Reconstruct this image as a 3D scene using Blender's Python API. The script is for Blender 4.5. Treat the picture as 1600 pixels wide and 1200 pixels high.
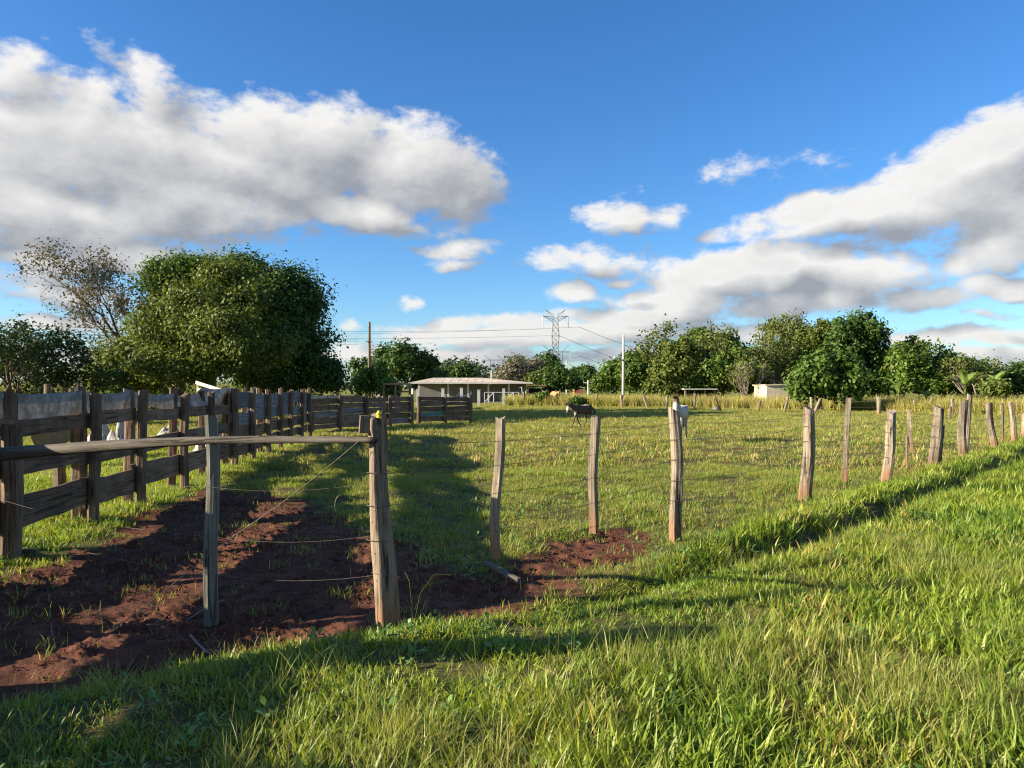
import bpy, bmesh, math, random
import numpy as np
from mathutils import Vector, Matrix, Euler

for _o in list(bpy.data.objects):
    bpy.data.objects.remove(_o)
SC = bpy.context.scene
COL = SC.collection
R = math.radians
PI = math.pi

# ------------------------------------------------------------------ camera
F = 1177.0            # focal length in pixels of the 1600 px wide photograph
CX, HZ = 800.0, 606.0  # optical axis column, horizon row
EYE = 1.7
cam_d = bpy.data.cameras.new('camera')
cam = bpy.data.objects.new('camera', cam_d)
COL.objects.link(cam)
cam.location = (0, 0, EYE)
cam.rotation_euler = (R(90) + math.atan((HZ - 600) / F), 0, 0)
cam_d.sensor_width = 36
cam_d.lens = 36 * F / 1600
cam_d.clip_start = 0.05
cam_d.clip_end = 20000
SC.camera = cam

# ------------------------------------------------------------------ light
SUN_EL = R(17.3)
SUN_TRAVEL = R(79)                         # azimuth the light travels towards, clockwise from +Y
SUN_AZ = SUN_TRAVEL + PI                   # azimuth of the sun itself
sd = Vector((math.sin(SUN_TRAVEL) * math.cos(SUN_EL), math.cos(SUN_TRAVEL) * math.cos(SUN_EL), -math.sin(SUN_EL)))
sun_d = bpy.data.lights.new('sun', 'SUN')
sun_d.energy = 5.0
sun_d.angle = R(0.53)
sun_d.color = (1.0, 0.86, 0.66)
sun = bpy.data.objects.new('sun', sun_d)
sun.rotation_euler = sd.to_track_quat('-Z', 'Y').to_euler()
sun.location = (-20, -10, 30)
COL.objects.link(sun)

SC.view_settings.view_transform = 'Standard'
SC.view_settings.look = 'None'
SC.view_settings.gamma = 1.0
SC.view_settings.exposure = 1.62
SC.view_settings.use_curve_mapping = False
SC.cycles.filter_width = 1.15
SKY_STRENGTH = 0.088


# ------------------------------------------------------------------ node helper
class NT:
    def __init__(self, tree):
        self.t = tree

    def n(self, typ, **kw):
        nd = self.t.nodes.new(typ)
        for k, v in kw.items():
            setattr(nd, k, v)
        return nd

    def put(self, sock, v):
        if isinstance(v, bpy.types.NodeSocket):
            self.t.links.new(v, sock)
        elif v is not None:
            if isinstance(v, (tuple, list)) and sock.type == 'RGBA' and len(v) == 3:
                v = (*v, 1)
            sock.default_value = v

    def m(self, op, a, b=None, c=None, clamp=False):
        nd = self.n('ShaderNodeMath', operation=op)
        nd.use_clamp = clamp
        for i, v in enumerate((a, b, c)):
            if v is not None:
                self.put(nd.inputs[i], v)
        return nd.outputs[0]

    def v(self, op, a, b=None, scale=None):
        nd = self.n('ShaderNodeVectorMath', operation=op)
        self.put(nd.inputs[0], a)
        if b is not None:
            self.put(nd.inputs[1], b)
        if scale is not None:
            self.put(nd.inputs['Scale'], scale)
        return nd.outputs['Value'] if op in ('LENGTH', 'DOT_PRODUCT', 'DISTANCE') else nd.outputs[0]

    def mix(self, f, a, b, blend='MIX'):
        nd = self.n('ShaderNodeMix', data_type='RGBA', blend_type=blend)
        self.put(nd.inputs[0], f)
        self.put(nd.inputs[6], a)
        self.put(nd.inputs[7], b)
        return nd.outputs[2]

    def noise(self, vec, scale, detail=4, rough=0.55, dist=0.0):
        nd = self.n('ShaderNodeTexNoise')
        self.put(nd.inputs['Vector'], vec)
        self.put(nd.inputs['Scale'], scale)
        self.put(nd.inputs['Detail'], detail)
        self.put(nd.inputs['Roughness'], rough)
        self.put(nd.inputs['Distortion'], dist)
        return nd.outputs[0]

    def step(self, x, lo, hi, smooth=True):
        nd = self.n('ShaderNodeMapRange')
        if smooth:
            nd.interpolation_type = 'SMOOTHSTEP'
        self.put(nd.inputs[0], x)
        self.put(nd.inputs[1], lo)
        self.put(nd.inputs[2], hi)
        return nd.outputs[0]

    def mapping(self, vec, scale):
        nd = self.n('ShaderNodeMapping')
        self.put(nd.inputs[0], vec)
        nd.inputs['Scale'].default_value = scale
        return nd.outputs[0]

    def bump(self, h, strength=0.5, dist=0.02):
        nd = self.n('ShaderNodeBump')
        nd.inputs['Strength'].default_value = strength
        nd.inputs['Distance'].default_value = dist
        self.put(nd.inputs['Height'], h)
        return nd.outputs[0]


# ------------------------------------------------------------------ sky with clouds
def pxang(px, py):
    az = math.atan((px - CX) / F)
    return math.degrees(az), math.degrees(math.atan((HZ - py) / F * math.cos(az)))


CLOUDS = [  # centre column, row, half width, half height (photo pixels), tilt in degrees, weight
    (150, 235, 270, 120, 0, 1.0), (235, 140, 75, 62, 0, .8), (470, 225, 240, 92, -4, 1.0), (640, 265, 165, 90, -10, 1.0),
    (60, 330, 260, 95, 0, 1.0), (300, 320, 240, 80, 0, 1.0), (380, 260, 200, 80, 0, 1.0), (560, 335, 140, 40, -8, .85), (30, 120, 110, 55, 0, .8), (-120, 260, 260, 190, 0, 1.0),
    (210, 395, 230, 36, 0, .8), (60, 405, 150, 34, 0, .9), (40, 445, 190, 42, -4, .85), (20, 448, 60, 14, 0, .8),
    (1520, 245, 230, 66, 14, 1.0), (1330, 325, 230, 46, 10, 1.0), (1600, 330, 190, 75, 5, 1.0), (1720, 260, 220, 120, 0, 1.0),
    (1180, 425, 210, 60, 3, 1.1), (1340, 430, 140, 50, 0, 1.0), (1430, 466, 110, 26, 0, .9), (1250, 470, 180, 30, 0, .9), (1570, 385, 120, 46, 4, 1.0), (1590, 440, 110, 24, 0, .9), (1080, 470, 160, 32, 0, .9), (1240, 260, 70, 22, 8, .15),
    (1000, 495, 160, 22, 2, .9), (965, 336, 62, 28, 0, .55), (1042, 336, 42, 24, 6, .45), (920, 405, 105, 29, 0, .62), (900, 458, 44, 20, 8, .6),
    (715, 388, 76, 19, 6, .5), (690, 416, 60, 13, 0, .38), (642, 468, 22, 12, 0, .36), (980, 437, 36, 11, 0, .6), (1140, 262, 48, 18, 0, .22),
    (840, 524, 330, 24, 0, .9), (690, 556, 280, 24, 0, .9), (1080, 556, 260, 22, 0, .8), (740, 505, 120, 14, 2, .7), (1510, 522, 170, 20, 0, .85), (1450, 562, 320, 20, 0, .85), (1560, 488, 60, 10, 0, .6),
    (1160, 512, 130, 16, 0, .7), (80, 505, 150, 16, 0, .7), (60, 560, 260, 24, 0, .6), (545, 512, 30, 16, 0, .7),
    (140, 70, 46, 18, -38, .25), (40, 50, 34, 12, -40, .22), (705, 358, 26, 14, 0, .25), (1500, 300, 220, 70, 10, 1.0), (1190, 352, 110, 26, 6, .8), (1560, 560, 200, 30, 0, .8), (985, 300, 50, 12, 0, .2),
]


def build_world():
    w = bpy.data.worlds.new('World')
    SC.world = w
    w.use_nodes = True
    t = w.node_tree
    t.nodes.clear()
    k = NT(t)
    out = k.n('ShaderNodeOutputWorld')
    bg = k.n('ShaderNodeBackground')
    bg.inputs[1].default_value = SKY_STRENGTH
    t.links.new(bg.outputs[0], out.inputs[0])
    sky = k.n('ShaderNodeTexSky', sky_type='NISHITA')
    sky.sun_disc = False
    sky.sun_elevation = SUN_EL
    sky.sun_rotation = SUN_AZ % (2 * PI)
    sky.altitude = 300
    sky.air_density = 1.0
    sky.dust_density = 0.6
    sky.ozone_density = 3.0
    tc = k.n('ShaderNodeTexCoord')
    d0 = k.v('NORMALIZE', tc.outputs['Generated'])

    def azel(d):
        s = k.n('ShaderNodeSeparateXYZ')
        k.put(s.inputs[0], d)
        az = k.m('MULTIPLY', k.m('ARCTAN2', s.outputs[0], s.outputs[1]), 180 / PI)
        el = k.m('MULTIPLY', k.m('ARCSINE', s.outputs[2]), 180 / PI)
        return az, el

    def field(d, detail, after=None):
        if after is not None:
            d = k.v('ADD', d, k.m('MULTIPLY', after, 1e-8))
        az, el = azel(d)
        cmb = k.n('ShaderNodeCombineXYZ')
        k.put(cmb.inputs[0], az)
        k.put(cmb.inputs[1], el)
        wn = k.n('ShaderNodeTexNoise')
        k.put(wn.inputs['Vector'], d)
        wn.inputs['Scale'].default_value = 9
        wn.inputs['Detail'].default_value = 3
        p = k.v('ADD', cmb.outputs[0], k.v('SCALE', k.v('SUBTRACT', wn.outputs[1], (.5, .5, .5)), scale=2.6))
        acc = None
        for (px, py, rx, ry, tilt, wt) in CLOUDS:
            a, e = pxang(px, py)
            a2, _ = pxang(px + rx * .5, py)
            a1, _ = pxang(px - rx * .5, py)
            ra = max(abs(a2 - a1), .3)
            _, e2 = pxang(px, py - ry * .5)
            _, e1 = pxang(px, py + ry * .5)
            re = max(abs(e2 - e1), .3)
            mp = k.n('ShaderNodeMapping', vector_type='TEXTURE')
            # the tiny term keeps the cloud lobes evaluated one after another (shader stack)
            k.put(mp.inputs[0], p if acc is None else k.v('ADD', p, k.m('MULTIPLY', acc, 1e-7)))
            mp.inputs['Location'].default_value = (a, e, 0)
            mp.inputs['Rotation'].default_value = (0, 0, R(tilt))
            mp.inputs['Scale'].default_value = (ra, re, 1)
            q = k.v('DOT_PRODUCT', mp.outputs[0], mp.outputs[0])
            q = k.m('MULTIPLY_ADD', q, -wt, wt)
            acc = q if acc is None else k.m('SMOOTH_MAX', acc, q, .25)
        # the rest of the sky, outside the photograph: broken cumulus of the same kind
        big = k.noise(d, 3.2, 3, .5)
        rest = k.m('MULTIPLY', k.m('SUBTRACT', big, .53), 5.0)
        side = k.step(k.m('ABSOLUTE', az), 37, 46)
        rest = k.m('ADD', rest, k.m('MULTIPLY', k.m('SUBTRACT', side, 1.0), 4.0))
        rest = k.m('SUBTRACT', rest, k.m('MULTIPLY', k.step(el, 38, 70), .6))
        acc = k.m('MAXIMUM', acc, rest)
        acc = k.m('MAXIMUM', acc, -1.2)
        v = k.n('ShaderNodeMapping')
        k.put(v.inputs[0], d)
        v.inputs['Scale'].default_value = (1, 1, 1.7)
        n1 = k.noise(v.outputs[0], 13, detail, .60, .15)
        # towards the horizon the clouds are seen edge on and draw out into streaks
        v2 = k.n('ShaderNodeMapping')
        k.put(v2.inputs[0], k.v('ADD', d, k.m('MULTIPLY', n1, 1e-8)))
        v2.inputs['Scale'].default_value = (1, 1, 5.5)
        n2 = k.noise(v2.outputs[0], 12, detail - 2, .6, .1)
        fl = k.step(el, 5.5, 2)
        n1 = k.m('ADD', k.m('MULTIPLY', n1, k.m('SUBTRACT', 1.0, fl)), k.m('MULTIPLY', n2, fl))
        n3 = k.noise(v.outputs[0], 42, 4, .6)
        dd = k.m('MULTIPLY_ADD', k.m('SUBTRACT', n1, .5), 2.1, acc)
        return k.m('MULTIPLY_ADD', k.m('SUBTRACT', n3, .5), .95, dd), az, el, n1, acc

    D, az, el, n1, acc0 = field(d0, 9)
    sdir = Vector((math.sin(R(-62)), math.cos(R(-62)), .95)).normalized()
    d1 = k.v('NORMALIZE', k.v('ADD', d0, k.v('SCALE', tuple(sdir), scale=.045)))
    D1, _, _, n1b, acc1 = field(d1, 5, D)
    alpha = k.step(D, -.08, .62)
    above = k.step(el, -.5, 1.0)
    alpha = k.m('MULTIPLY', alpha, above)
    alpha = k.m('MULTIPLY', alpha, .97)
    rel = k.m('MULTIPLY_ADD', k.m('SUBTRACT', acc0, acc1), 1.5, k.m('MULTIPLY', k.m('SUBTRACT', n1, n1b), 1.15))
    lit = k.m('MULTIPLY_ADD', rel, .82, .48, clamp=True)
    thick = k.step(D, .3, 1.7)
    lit = k.m('SUBTRACT', lit, k.m('MULTIPLY', thick, .22), clamp=True)
    lit = k.m('MULTIPLY_ADD', k.m('SUBTRACT', k.noise(d0, 22, 4, .5), .5), .20, lit, clamp=True)
    low = k.step(el, 9, 1)
    g = 1 / SKY_STRENGTH
    shade = k.mix(low, (.112 * g, .118 * g, .131 * g), (.122 * g, .134 * g, .157 * g))
    white = k.mix(low, (.315 * g, .308 * g, .297 * g), (.290 * g, .282 * g, .271 * g))
    cl = k.mix(lit, shade, white)
    # saturate the clear sky a little, as the camera did
    hs = k.n('ShaderNodeHueSaturation')
    hs.inputs['Saturation'].default_value = 1.2
    hs.inputs['Value'].default_value = 1.0
    k.put(hs.inputs['Color'], sky.outputs[0])
    clear = k.mix(1.0, hs.outputs[0], (.55, .67, .81), 'MULTIPLY')
    colr = k.mix(alpha, clear, cl)
    t.links.new(colr, bg.inputs[0])
    w.cycles.sampling_method = 'MANUAL'
    w.cycles.sample_map_resolution = 512


build_world()

# ------------------------------------------------------------------ numeric noise
_rs = np.random.RandomState(11)
_perm = _rs.permutation(512)
_grad = _rs.uniform(0, 2 * PI, 512)


def perlin(x, y):
    x = np.asarray(x, float)
    y = np.asarray(y, float)
    xi, yi = np.floor(x).astype(int), np.floor(y).astype(int)
    xf, yf = x - xi, y - yi

    def g(ix, iy, dx, dy):
        a = _grad[(_perm[(ix & 255)] + iy) & 511]
        return np.cos(a) * dx + np.sin(a) * dy
    u = xf * xf * xf * (xf * (xf * 6 - 15) + 10)
    v = yf * yf * yf * (yf * (yf * 6 - 15) + 10)
    a = g(xi, yi, xf, yf) * (1 - u) + g(xi + 1, yi, xf - 1, yf) * u
    b = g(xi, yi + 1, xf, yf - 1) * (1 - u) + g(xi + 1, yi + 1, xf - 1, yf - 1) * u
    return (a * (1 - v) + b * v) * 1.5


def fbm(x, y, octs=4, gain=.5):
    s, a = 0, 1.0
    for i in range(octs):
        s = s + a * perlin(x * 2 ** i + 17.3 * i, y * 2 ** i - 9.1 * i)
        a *= gain
    return s


def sstep(a, b, x):
    t = np.clip((np.asarray(x, float) - a) / (b - a), 0, 1)
    return t * t * (3 - 2 * t)


# photo pixel -> place on the ground / place at a known distance
def gp(px, py, z=0.0):
    Y = (EYE - z) * F / (py - HZ)
    return ((px - CX) / F * Y, Y)


def at(px, py, Y):
    return Vector(((px - CX) / F * Y, Y, EYE + (HZ - py) / F * Y))


def seg_dist(x, y, poly, closed=False):
    best = np.full(np.shape(x), 1e9)
    pts = list(poly) + ([poly[0]] if closed else [])
    for (ax, ay), (bx, by) in zip(pts, pts[1:]):
        dx, dy = bx - ax, by - ay
        t = np.clip(((x - ax) * dx + (y - ay) * dy) / (dx * dx + dy * dy), 0, 1)
        best = np.minimum(best, np.hypot(x - ax - t * dx, y - ay - t * dy))
    return best


def inside(x, y, poly):
    r = np.zeros(np.shape(x), bool)
    n = len(poly)
    for i in range(n):
        (ax, ay), (bx, by) = poly[i], poly[(i + 1) % n]
        c = ((ay > y) != (by > y)) & (x < (bx - ax) * (y - ay) / ((by - ay) if by != ay else 1e-9) + ax)
        r ^= c
    return r


SOIL = [gp(*p) for p in [(0, 896), (90, 872), (170, 845), (225, 800), (330, 765), (430, 770), (520, 800), (590, 830), (650, 862), (705, 893), (765, 900),
                         (812, 876), (860, 852), (925, 826), (1040, 828), (1010, 856), (960, 882), (920, 912), (890, 935), (830, 955), (800, 964), (700, 985), (630, 990),
                         (590, 1000), (500, 1000), (410, 1018), (270, 1048), (125, 1082), (0, 1105), (-250, 1160), (-500, 1000), (-200, 915)]]
FENCE0 = np.array(gp(605, 1000))
FDIR = np.array([0.668, 0.744])
FNRM = np.array([0.744, -0.668])
EDGE = [gp(*p) for p in [(-700, 1190), (-250, 1150), (0, 1105), (125, 1082), (270, 1048), (410, 1018), (500, 1000), (590, 992), (640, 972), (700, 974), (800, 958), (900, 932), (1000, 896)]]
EDGE += [tuple(FENCE0 + FDIR * t + FNRM * .12) for t in (4.9, 7, 12, 20, 40, 80)]


def fence_x(Y):
    return -4.3 - .103 * Y


def soil_mask(x, y):
    wx = x + .2 * fbm(x * .9, y * .9, 4)
    wy = y + .2 * fbm(x * .9 + 40, y * .9 + 7, 4)
    dd = seg_dist(wx, wy, SOIL, True)
    s = np.where(inside(wx, wy, SOIL), dd, -dd)
    return sstep(-.34, .30, s + .18 * fbm(x * 3.3, y * 3.3, 3))


def bank_dist(x, y):
    """signed distance to the edge of the grassy bank; positive on the camera's side"""
    dd = seg_dist(x, y, EDGE)
    poly = EDGE + [(200, 60), (200, -60), (-60, -60), (-60, EDGE[0][1] - 3)]
    return np.where(inside(x, y, poly), dd, -dd)


def rut_dist(x, y):
    d = (x - FENCE0[0]) * FNRM[0] + (y - FENCE0[1]) * FNRM[1]
    t = (x - FENCE0[0]) * FDIR[0] + (y - FENCE0[1]) * FDIR[1]
    mid = .62 + .5 * sstep(1, 5, t) + .12 * perlin(t * .5, t * 0 + 3)
    return d - mid, t


def height(x, y, fine=True):
    x = np.asarray(x, float)
    y = np.asarray(y, float)
    b = bank_dist(x, y)
    r = np.hypot(x, y)
    z = .13 * sstep(-.1, .6, b)
    rd, t = rut_dist(x, y)
    z = z - .15 * np.exp(-(rd / .22) ** 2) * sstep(-.4, 2.0, t) * sstep(46, 30, t)
    z = z + .05 * np.exp(-((rd + .5) / .3) ** 2) * sstep(.5, 2, t)
    z = z + .05 * fbm(x * .35, y * .35, 3) * sstep(2, 8, r) + .022 * fbm(x * 1.7, y * 1.7, 3)
    z = z + 1.0 * fbm(x * .004, y * .004, 2) * sstep(120, 500, r)
    if fine:
        s = soil_mask(x, y)
        clod = np.abs(fbm(x * 4.6, y * 4.6, 4, .65))
        z = z + s * (.25 + .9 * sstep(-.2, .35, fbm(x * .8 + 31, y * .8, 3))) * (.038 * clod + .016 * fbm(x * 11, y * 11, 3, .7) + .02 * perlin(x * 1.6, y * 1.6) - .03)
    return z


def hz(x, y):
    return float(height(np.array([x]), np.array([y]))[0])


# ------------------------------------------------------------------ object helpers
def tag(o, label=None, cat=None, group=None, kind=None):
    if label:
        o['label'] = label
    if cat:
        o['category'] = cat
    if group:
        o['group'] = group
    if kind:
        o['kind'] = kind
    return o


def empty(name, loc=(0, 0, 0), rz=0.0, label=None, cat=None, group=None):
    o = bpy.data.objects.new(name, None)
    o.empty_display_size = .2
    o.location = loc
    o.rotation_euler = (0, 0, rz)
    COL.objects.link(o)
    return tag(o, label, cat, group)


def mesh_np(name, verts, faces_flat, counts, mat, parent=None, smooth=False, loc=None):
    me = bpy.data.meshes.new(name)
    nv = len(verts)
    me.vertices.add(nv)
    me.vertices.foreach_set('co', np.asarray(verts, np.float32).ravel())
    ff = np.asarray(faces_flat, np.int32).ravel()
    me.loops.add(len(ff))
    me.loops.foreach_set('vertex_index', ff)
    counts = np.asarray(counts, np.int32)
    me.polygons.add(len(counts))
    st = np.zeros(len(counts), np.int32)
    st[1:] = np.cumsum(counts)[:-1]
    me.polygons.foreach_set('loop_start', st)
    me.polygons.foreach_set('loop_total', counts)
    if smooth:
        me.polygons.foreach_set('use_smooth', np.ones(len(counts), bool))
    me.update(calc_edges=True)
    me.validate()
    if mat:
        me.materials.append(mat)
    o = bpy.data.objects.new(name, me)
    if loc is not None:
        o.location = loc
    o.parent = parent
    COL.objects.link(o)
    return o


class MB:
    """collects simple shapes and links them as one mesh object"""

    def __init__(self):
        self.v, self.f = [], []

    def box(self, c, s, rot=None):
        n = len(self.v)
        M = rot if rot is not None else Matrix.Identity(3)
        for dx in (-.5, .5):
            for dy in (-.5, .5):
                for dz in (-.5, .5):
                    self.v.append(Vector(c) + M @ Vector((dx * s[0], dy * s[1], dz * s[2])))
        for q in ((0, 1, 3, 2), (4, 6, 7, 5), (0, 4, 5, 1), (2, 3, 7, 6), (0, 2, 6, 4), (1, 5, 7, 3)):
            self.f.append([n + i for i in q])
        return self

    def tube(self, pts, radii, n=6, caps=True):
        pts = [Vector(p) for p in pts]
        if not hasattr(radii, '__len__'):
            radii = [radii] * len(pts)
        base = len(self.v)
        prev = None
        for i, p in enumerate(pts):
            if i == 0:
                d = pts[1] - pts[0]
            elif i == len(pts) - 1:
                d = pts[-1] - pts[-2]
            else:
                d = pts[i + 1] - pts[i - 1]
            d.normalize()
            if prev is None:
                a = Vector((0, 0, 1)) if abs(d.z) < .9 else Vector((1, 0, 0))
                u = d.cross(a).normalized()
            else:
                u = (prev - d * prev.dot(d)).normalized()
            prev = u
            w = d.cross(u)
            for j in range(n):
                an = 2 * PI * j / n
                self.v.append(p + (u * math.cos(an) + w * math.sin(an)) * radii[i])
        for i in range(len(pts) - 1):
            for j in range(n):
                a, b = base + i * n + j, base + i * n + (j + 1) % n
                self.f.append([a, b, b + n, a + n])
        if caps:
            self.f.append([base + j for j in range(n)][::-1])
            self.f.append([base + (len(pts) - 1) * n + j for j in range(n)])
        return self

    def bar(self, a, b, r, n=4):
        return self.tube([a, b], [r, r], n)

    def lathe(self, prof, n=12, c=(0, 0, 0)):
        base = len(self.v)
        for (r, z) in prof:
            for j in range(n):
                an = 2 * PI * j / n
                self.v.append(Vector(c) + Vector((r * math.cos(an), r * math.sin(an), z)))
        for i in range(len(prof) - 1):
            for j in range(n):
                a, b = base + i * n + j, base + i * n + (j + 1) % n
                self.f.append([a, b, b + n, a + n])
        self.f.append([base + j for j in range(n)][::-1])
        self.f.append([base + (len(prof) - 1) * n + j for j in range(n)])
        return self

    def quad(self, a, b, c, d):
        n = len(self.v)
        self.v += [Vector(a), Vector(b), Vector(c), Vector(d)]
        self.f.append([n, n + 1, n + 2, n + 3])
        return self

    def build(self, name, mat, parent=None, smooth=False, loc=None):
        me = bpy.data.meshes.new(name)
        me.from_pydata([tuple(v) for v in self.v], [], self.f)
        if mat:
            me.materials.append(mat)
        if smooth:
            me.polygons.foreach_set('use_smooth', np.ones(len(me.polygons), bool))
        me.update()
        o = bpy.data.objects.new(name, me)
        if loc is not None:
            o.location = loc
        o.parent = parent
        COL.objects.link(o)
        return o


# ------------------------------------------------------------------ materials
MATS = {}


def material(name):
    m = bpy.data.materials.new(name)
    m.use_nodes = True
    t = m.node_tree
    t.nodes.clear()
    k = NT(t)
    out = k.n('ShaderNodeOutputMaterial')
    MATS[name] = m
    return m, k, out


def principled(k, out, col, rough=.7, spec=.3, normal=None, metal=0.0):
    b = k.n('ShaderNodeBsdfPrincipled')
    k.put(b.inputs['Base Color'], col)
    k.put(b.inputs['Roughness'], rough)
    k.put(b.inputs['Specular IOR Level'], spec)
    k.put(b.inputs['Metallic'], metal)
    if normal is not None:
        k.put(b.inputs['Normal'], normal)
    k.t.links.new(b.outputs[0], out.inputs[0])
    return b


def plain(name, col, rough=.6, spec=.3, metal=0.0, var=.25, scale=6, bump=0.0):
    m, k, out = material(name)
    tc = k.n('ShaderNodeTexCoord')
    n = k.noise(tc.outputs['Object'], scale, 5, .6)
    c = k.mix(k.step(n, .3, .7), tuple(x * (1 - var) for x in col), tuple(min(1, x * (1 + var)) for x in col))
    principled(k, out, c, rough, spec, k.bump(n, .6, bump) if bump else None, metal)
    return m


def wood(name, dark, light, axis, moss=None, rough=.85, bump=.9, stain=False):
    """weathered timber with the grain along the given local axis; tone differs from piece to piece"""
    m, k, out = material(name)
    tc = k.n('ShaderNodeTexCoord')
    oi = k.n('ShaderNodeObjectInfo')
    rnd = oi.outputs['Random']
    off = k.n('ShaderNodeCombineXYZ')
    k.put(off.inputs[0], k.m('MULTIPLY', rnd, 37.0))
    k.put(off.inputs[1], k.m('MULTIPLY', rnd, 91.0))
    co = k.v('ADD', tc.outputs['Object'], off.outputs[0])
    sc = [26, 26, 26]
    sc['xyz'.index(axis)] = 1.4
    g1 = k.noise(k.mapping(co, sc), 1.0, 6, .65, .4)
    sc2 = [70, 70, 70]
    sc2['xyz'.index(axis)] = 2.2
    g2 = k.noise(k.mapping(co, sc2), 1.0, 4, .6, .2)
    blot = k.noise(co, 3.0, 5, .6)
    f = k.m('MULTIPLY_ADD', g2, .5, k.m('MULTIPLY', g1, .6))
    c = k.mix(k.step(f, .38, .68), dark, light)
    c = k.mix(k.m('MULTIPLY', k.step(blot, .45, .7), .45), c, tuple(x * .45 for x in dark))
    crack = k.step(g1, .40, .33)
    c = k.mix(k.m('MULTIPLY', crack, .8), c, tuple(x * .18 for x in dark))
    if moss:
        c = k.mix(k.m('MULTIPLY', k.step(k.noise(co, 5.5, 6, .7), .52, .66), .6), c, moss)
    if stain:  # red earth worked into the foot of the post, knots higher up
        sx = k.n('ShaderNodeSeparateXYZ')
        k.put(sx.inputs[0], tc.outputs['Object'])
        foot = k.step(k.m('MULTIPLY_ADD', k.m('SUBTRACT', blot, .5), .6, sx.outputs[2]), .42, .05)
        c = k.mix(k.m('MULTIPLY', foot, .7), c, (.20, .095, .045))
        kn = k.n('ShaderNodeTexVoronoi')
        k.put(kn.inputs['Vector'], k.mapping(co, (5, 5, 3)))
        c = k.mix(k.m('MULTIPLY', k.step(kn.outputs['Distance'], .16, .09), .75), c, tuple(x * .3 for x in dark))
    tone = k.m('MULTIPLY_ADD', rnd, .5, .75)
    c = k.mix(1.0, c, tone, 'MULTIPLY')
    h = k.m('SUBTRACT', k.m('MULTIPLY_ADD', g1, .6, k.m('MULTIPLY', g2, .4)), k.m('MULTIPLY', crack, .35))
    principled(k, out, c, rough, .2, k.bump(h, bump, .012))
    return m


def leafmat(name, c1, c2, c3=None, trans=.3, rough=.45, spec=.4, patch=.35, posscale=.5):
    m, k, out = material(name)
    g = k.n('ShaderNodeNewGeometry')
    rnd = g.outputs['Random Per Island']
    n = k.noise(g.outputs['Position'], posscale, 3, .6)
    f = k.m('ADD', k.m('MULTIPLY', rnd, 1 - patch), k.m('MULTIPLY', k.step(n, .35, .65), patch))
    c = k.mix(f, c1, c2)
    if c3:
        c = k.mix(k.step(k.m('FRACT', k.m('MULTIPLY', rnd, 7.31)), .86, .9), c, c3)
    b = k.n('ShaderNodeBsdfPrincipled')
    k.put(b.inputs['Base Color'], c)
    b.inputs['Roughness'].default_value = rough
    b.inputs['Specular IOR Level'].default_value = spec
    tr = k.n('ShaderNodeBsdfTranslucent')
    k.put(tr.inputs[0], k.mix(1.0, c, (1.25, 1.15, .55), 'MULTIPLY'))
    ms = k.n('ShaderNodeMixShader')
    ms.inputs[0].default_value = trans
    k.t.links.new(b.outputs[0], ms.inputs[1])
    k.t.links.new(tr.outputs[0], ms.inputs[2])
    k.t.links.new(ms.outputs[0], out.inputs[0])
    return m


def grassmat(name, greens, dry, dry_lo, dry_hi, trans=.35, posscale=.55, rough=.5):
    """blades: tone by the patch they grow in, plus a tone of their own; a dried foot"""
    m, k, out = material(name)
    g = k.n('ShaderNodeNewGeometry')
    oi = k.n('ShaderNodeObjectInfo')
    pos = g.outputs['Position']
    n1 = k.noise(pos, posscale, 4, .6)
    n2 = k.noise(pos, posscale * 5, 3, .6)
    r1 = g.outputs['Random Per Island']
    r2 = oi.outputs['Random']
    f = k.m('ADD', k.m('MULTIPLY', n1, .55), k.m('MULTIPLY_ADD', n2, .3, k.m('MULTIPLY', r2, .15)))
    c = k.mix(k.step(f, .38, .62), greens[0], greens[1])
    c = k.mix(k.m('MULTIPLY', r1, .55), c, greens[2])
    d = k.m('ADD', k.m('MULTIPLY', k.noise(pos, posscale * 1.7, 5, .65), .7), k.m('MULTIPLY', k.m('FRACT', k.m('MULTIPLY', r1, 5.7)), .3))
    c = k.mix(k.step(d, dry_lo, dry_hi), c, dry)
    b = k.n('ShaderNodeBsdfPrincipled')
    k.put(b.inputs['Base Color'], c)
    b.inputs['Roughness'].default_value = rough
    b.inputs['Specular IOR Level'].default_value = .5
    tr = k.n('ShaderNodeBsdfTranslucent')
    k.put(tr.inputs[0], k.mix(1.0, c, (1.3, 1.2, .5), 'MULTIPLY'))
    ms = k.n('ShaderNodeMixShader')
    ms.inputs[0].default_value = trans
    k.t.links.new(b.outputs[0], ms.inputs[1])
    k.t.links.new(tr.outputs[0], ms.inputs[2])
    k.t.links.new(ms.outputs[0], out.inputs[0])
    return m


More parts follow.
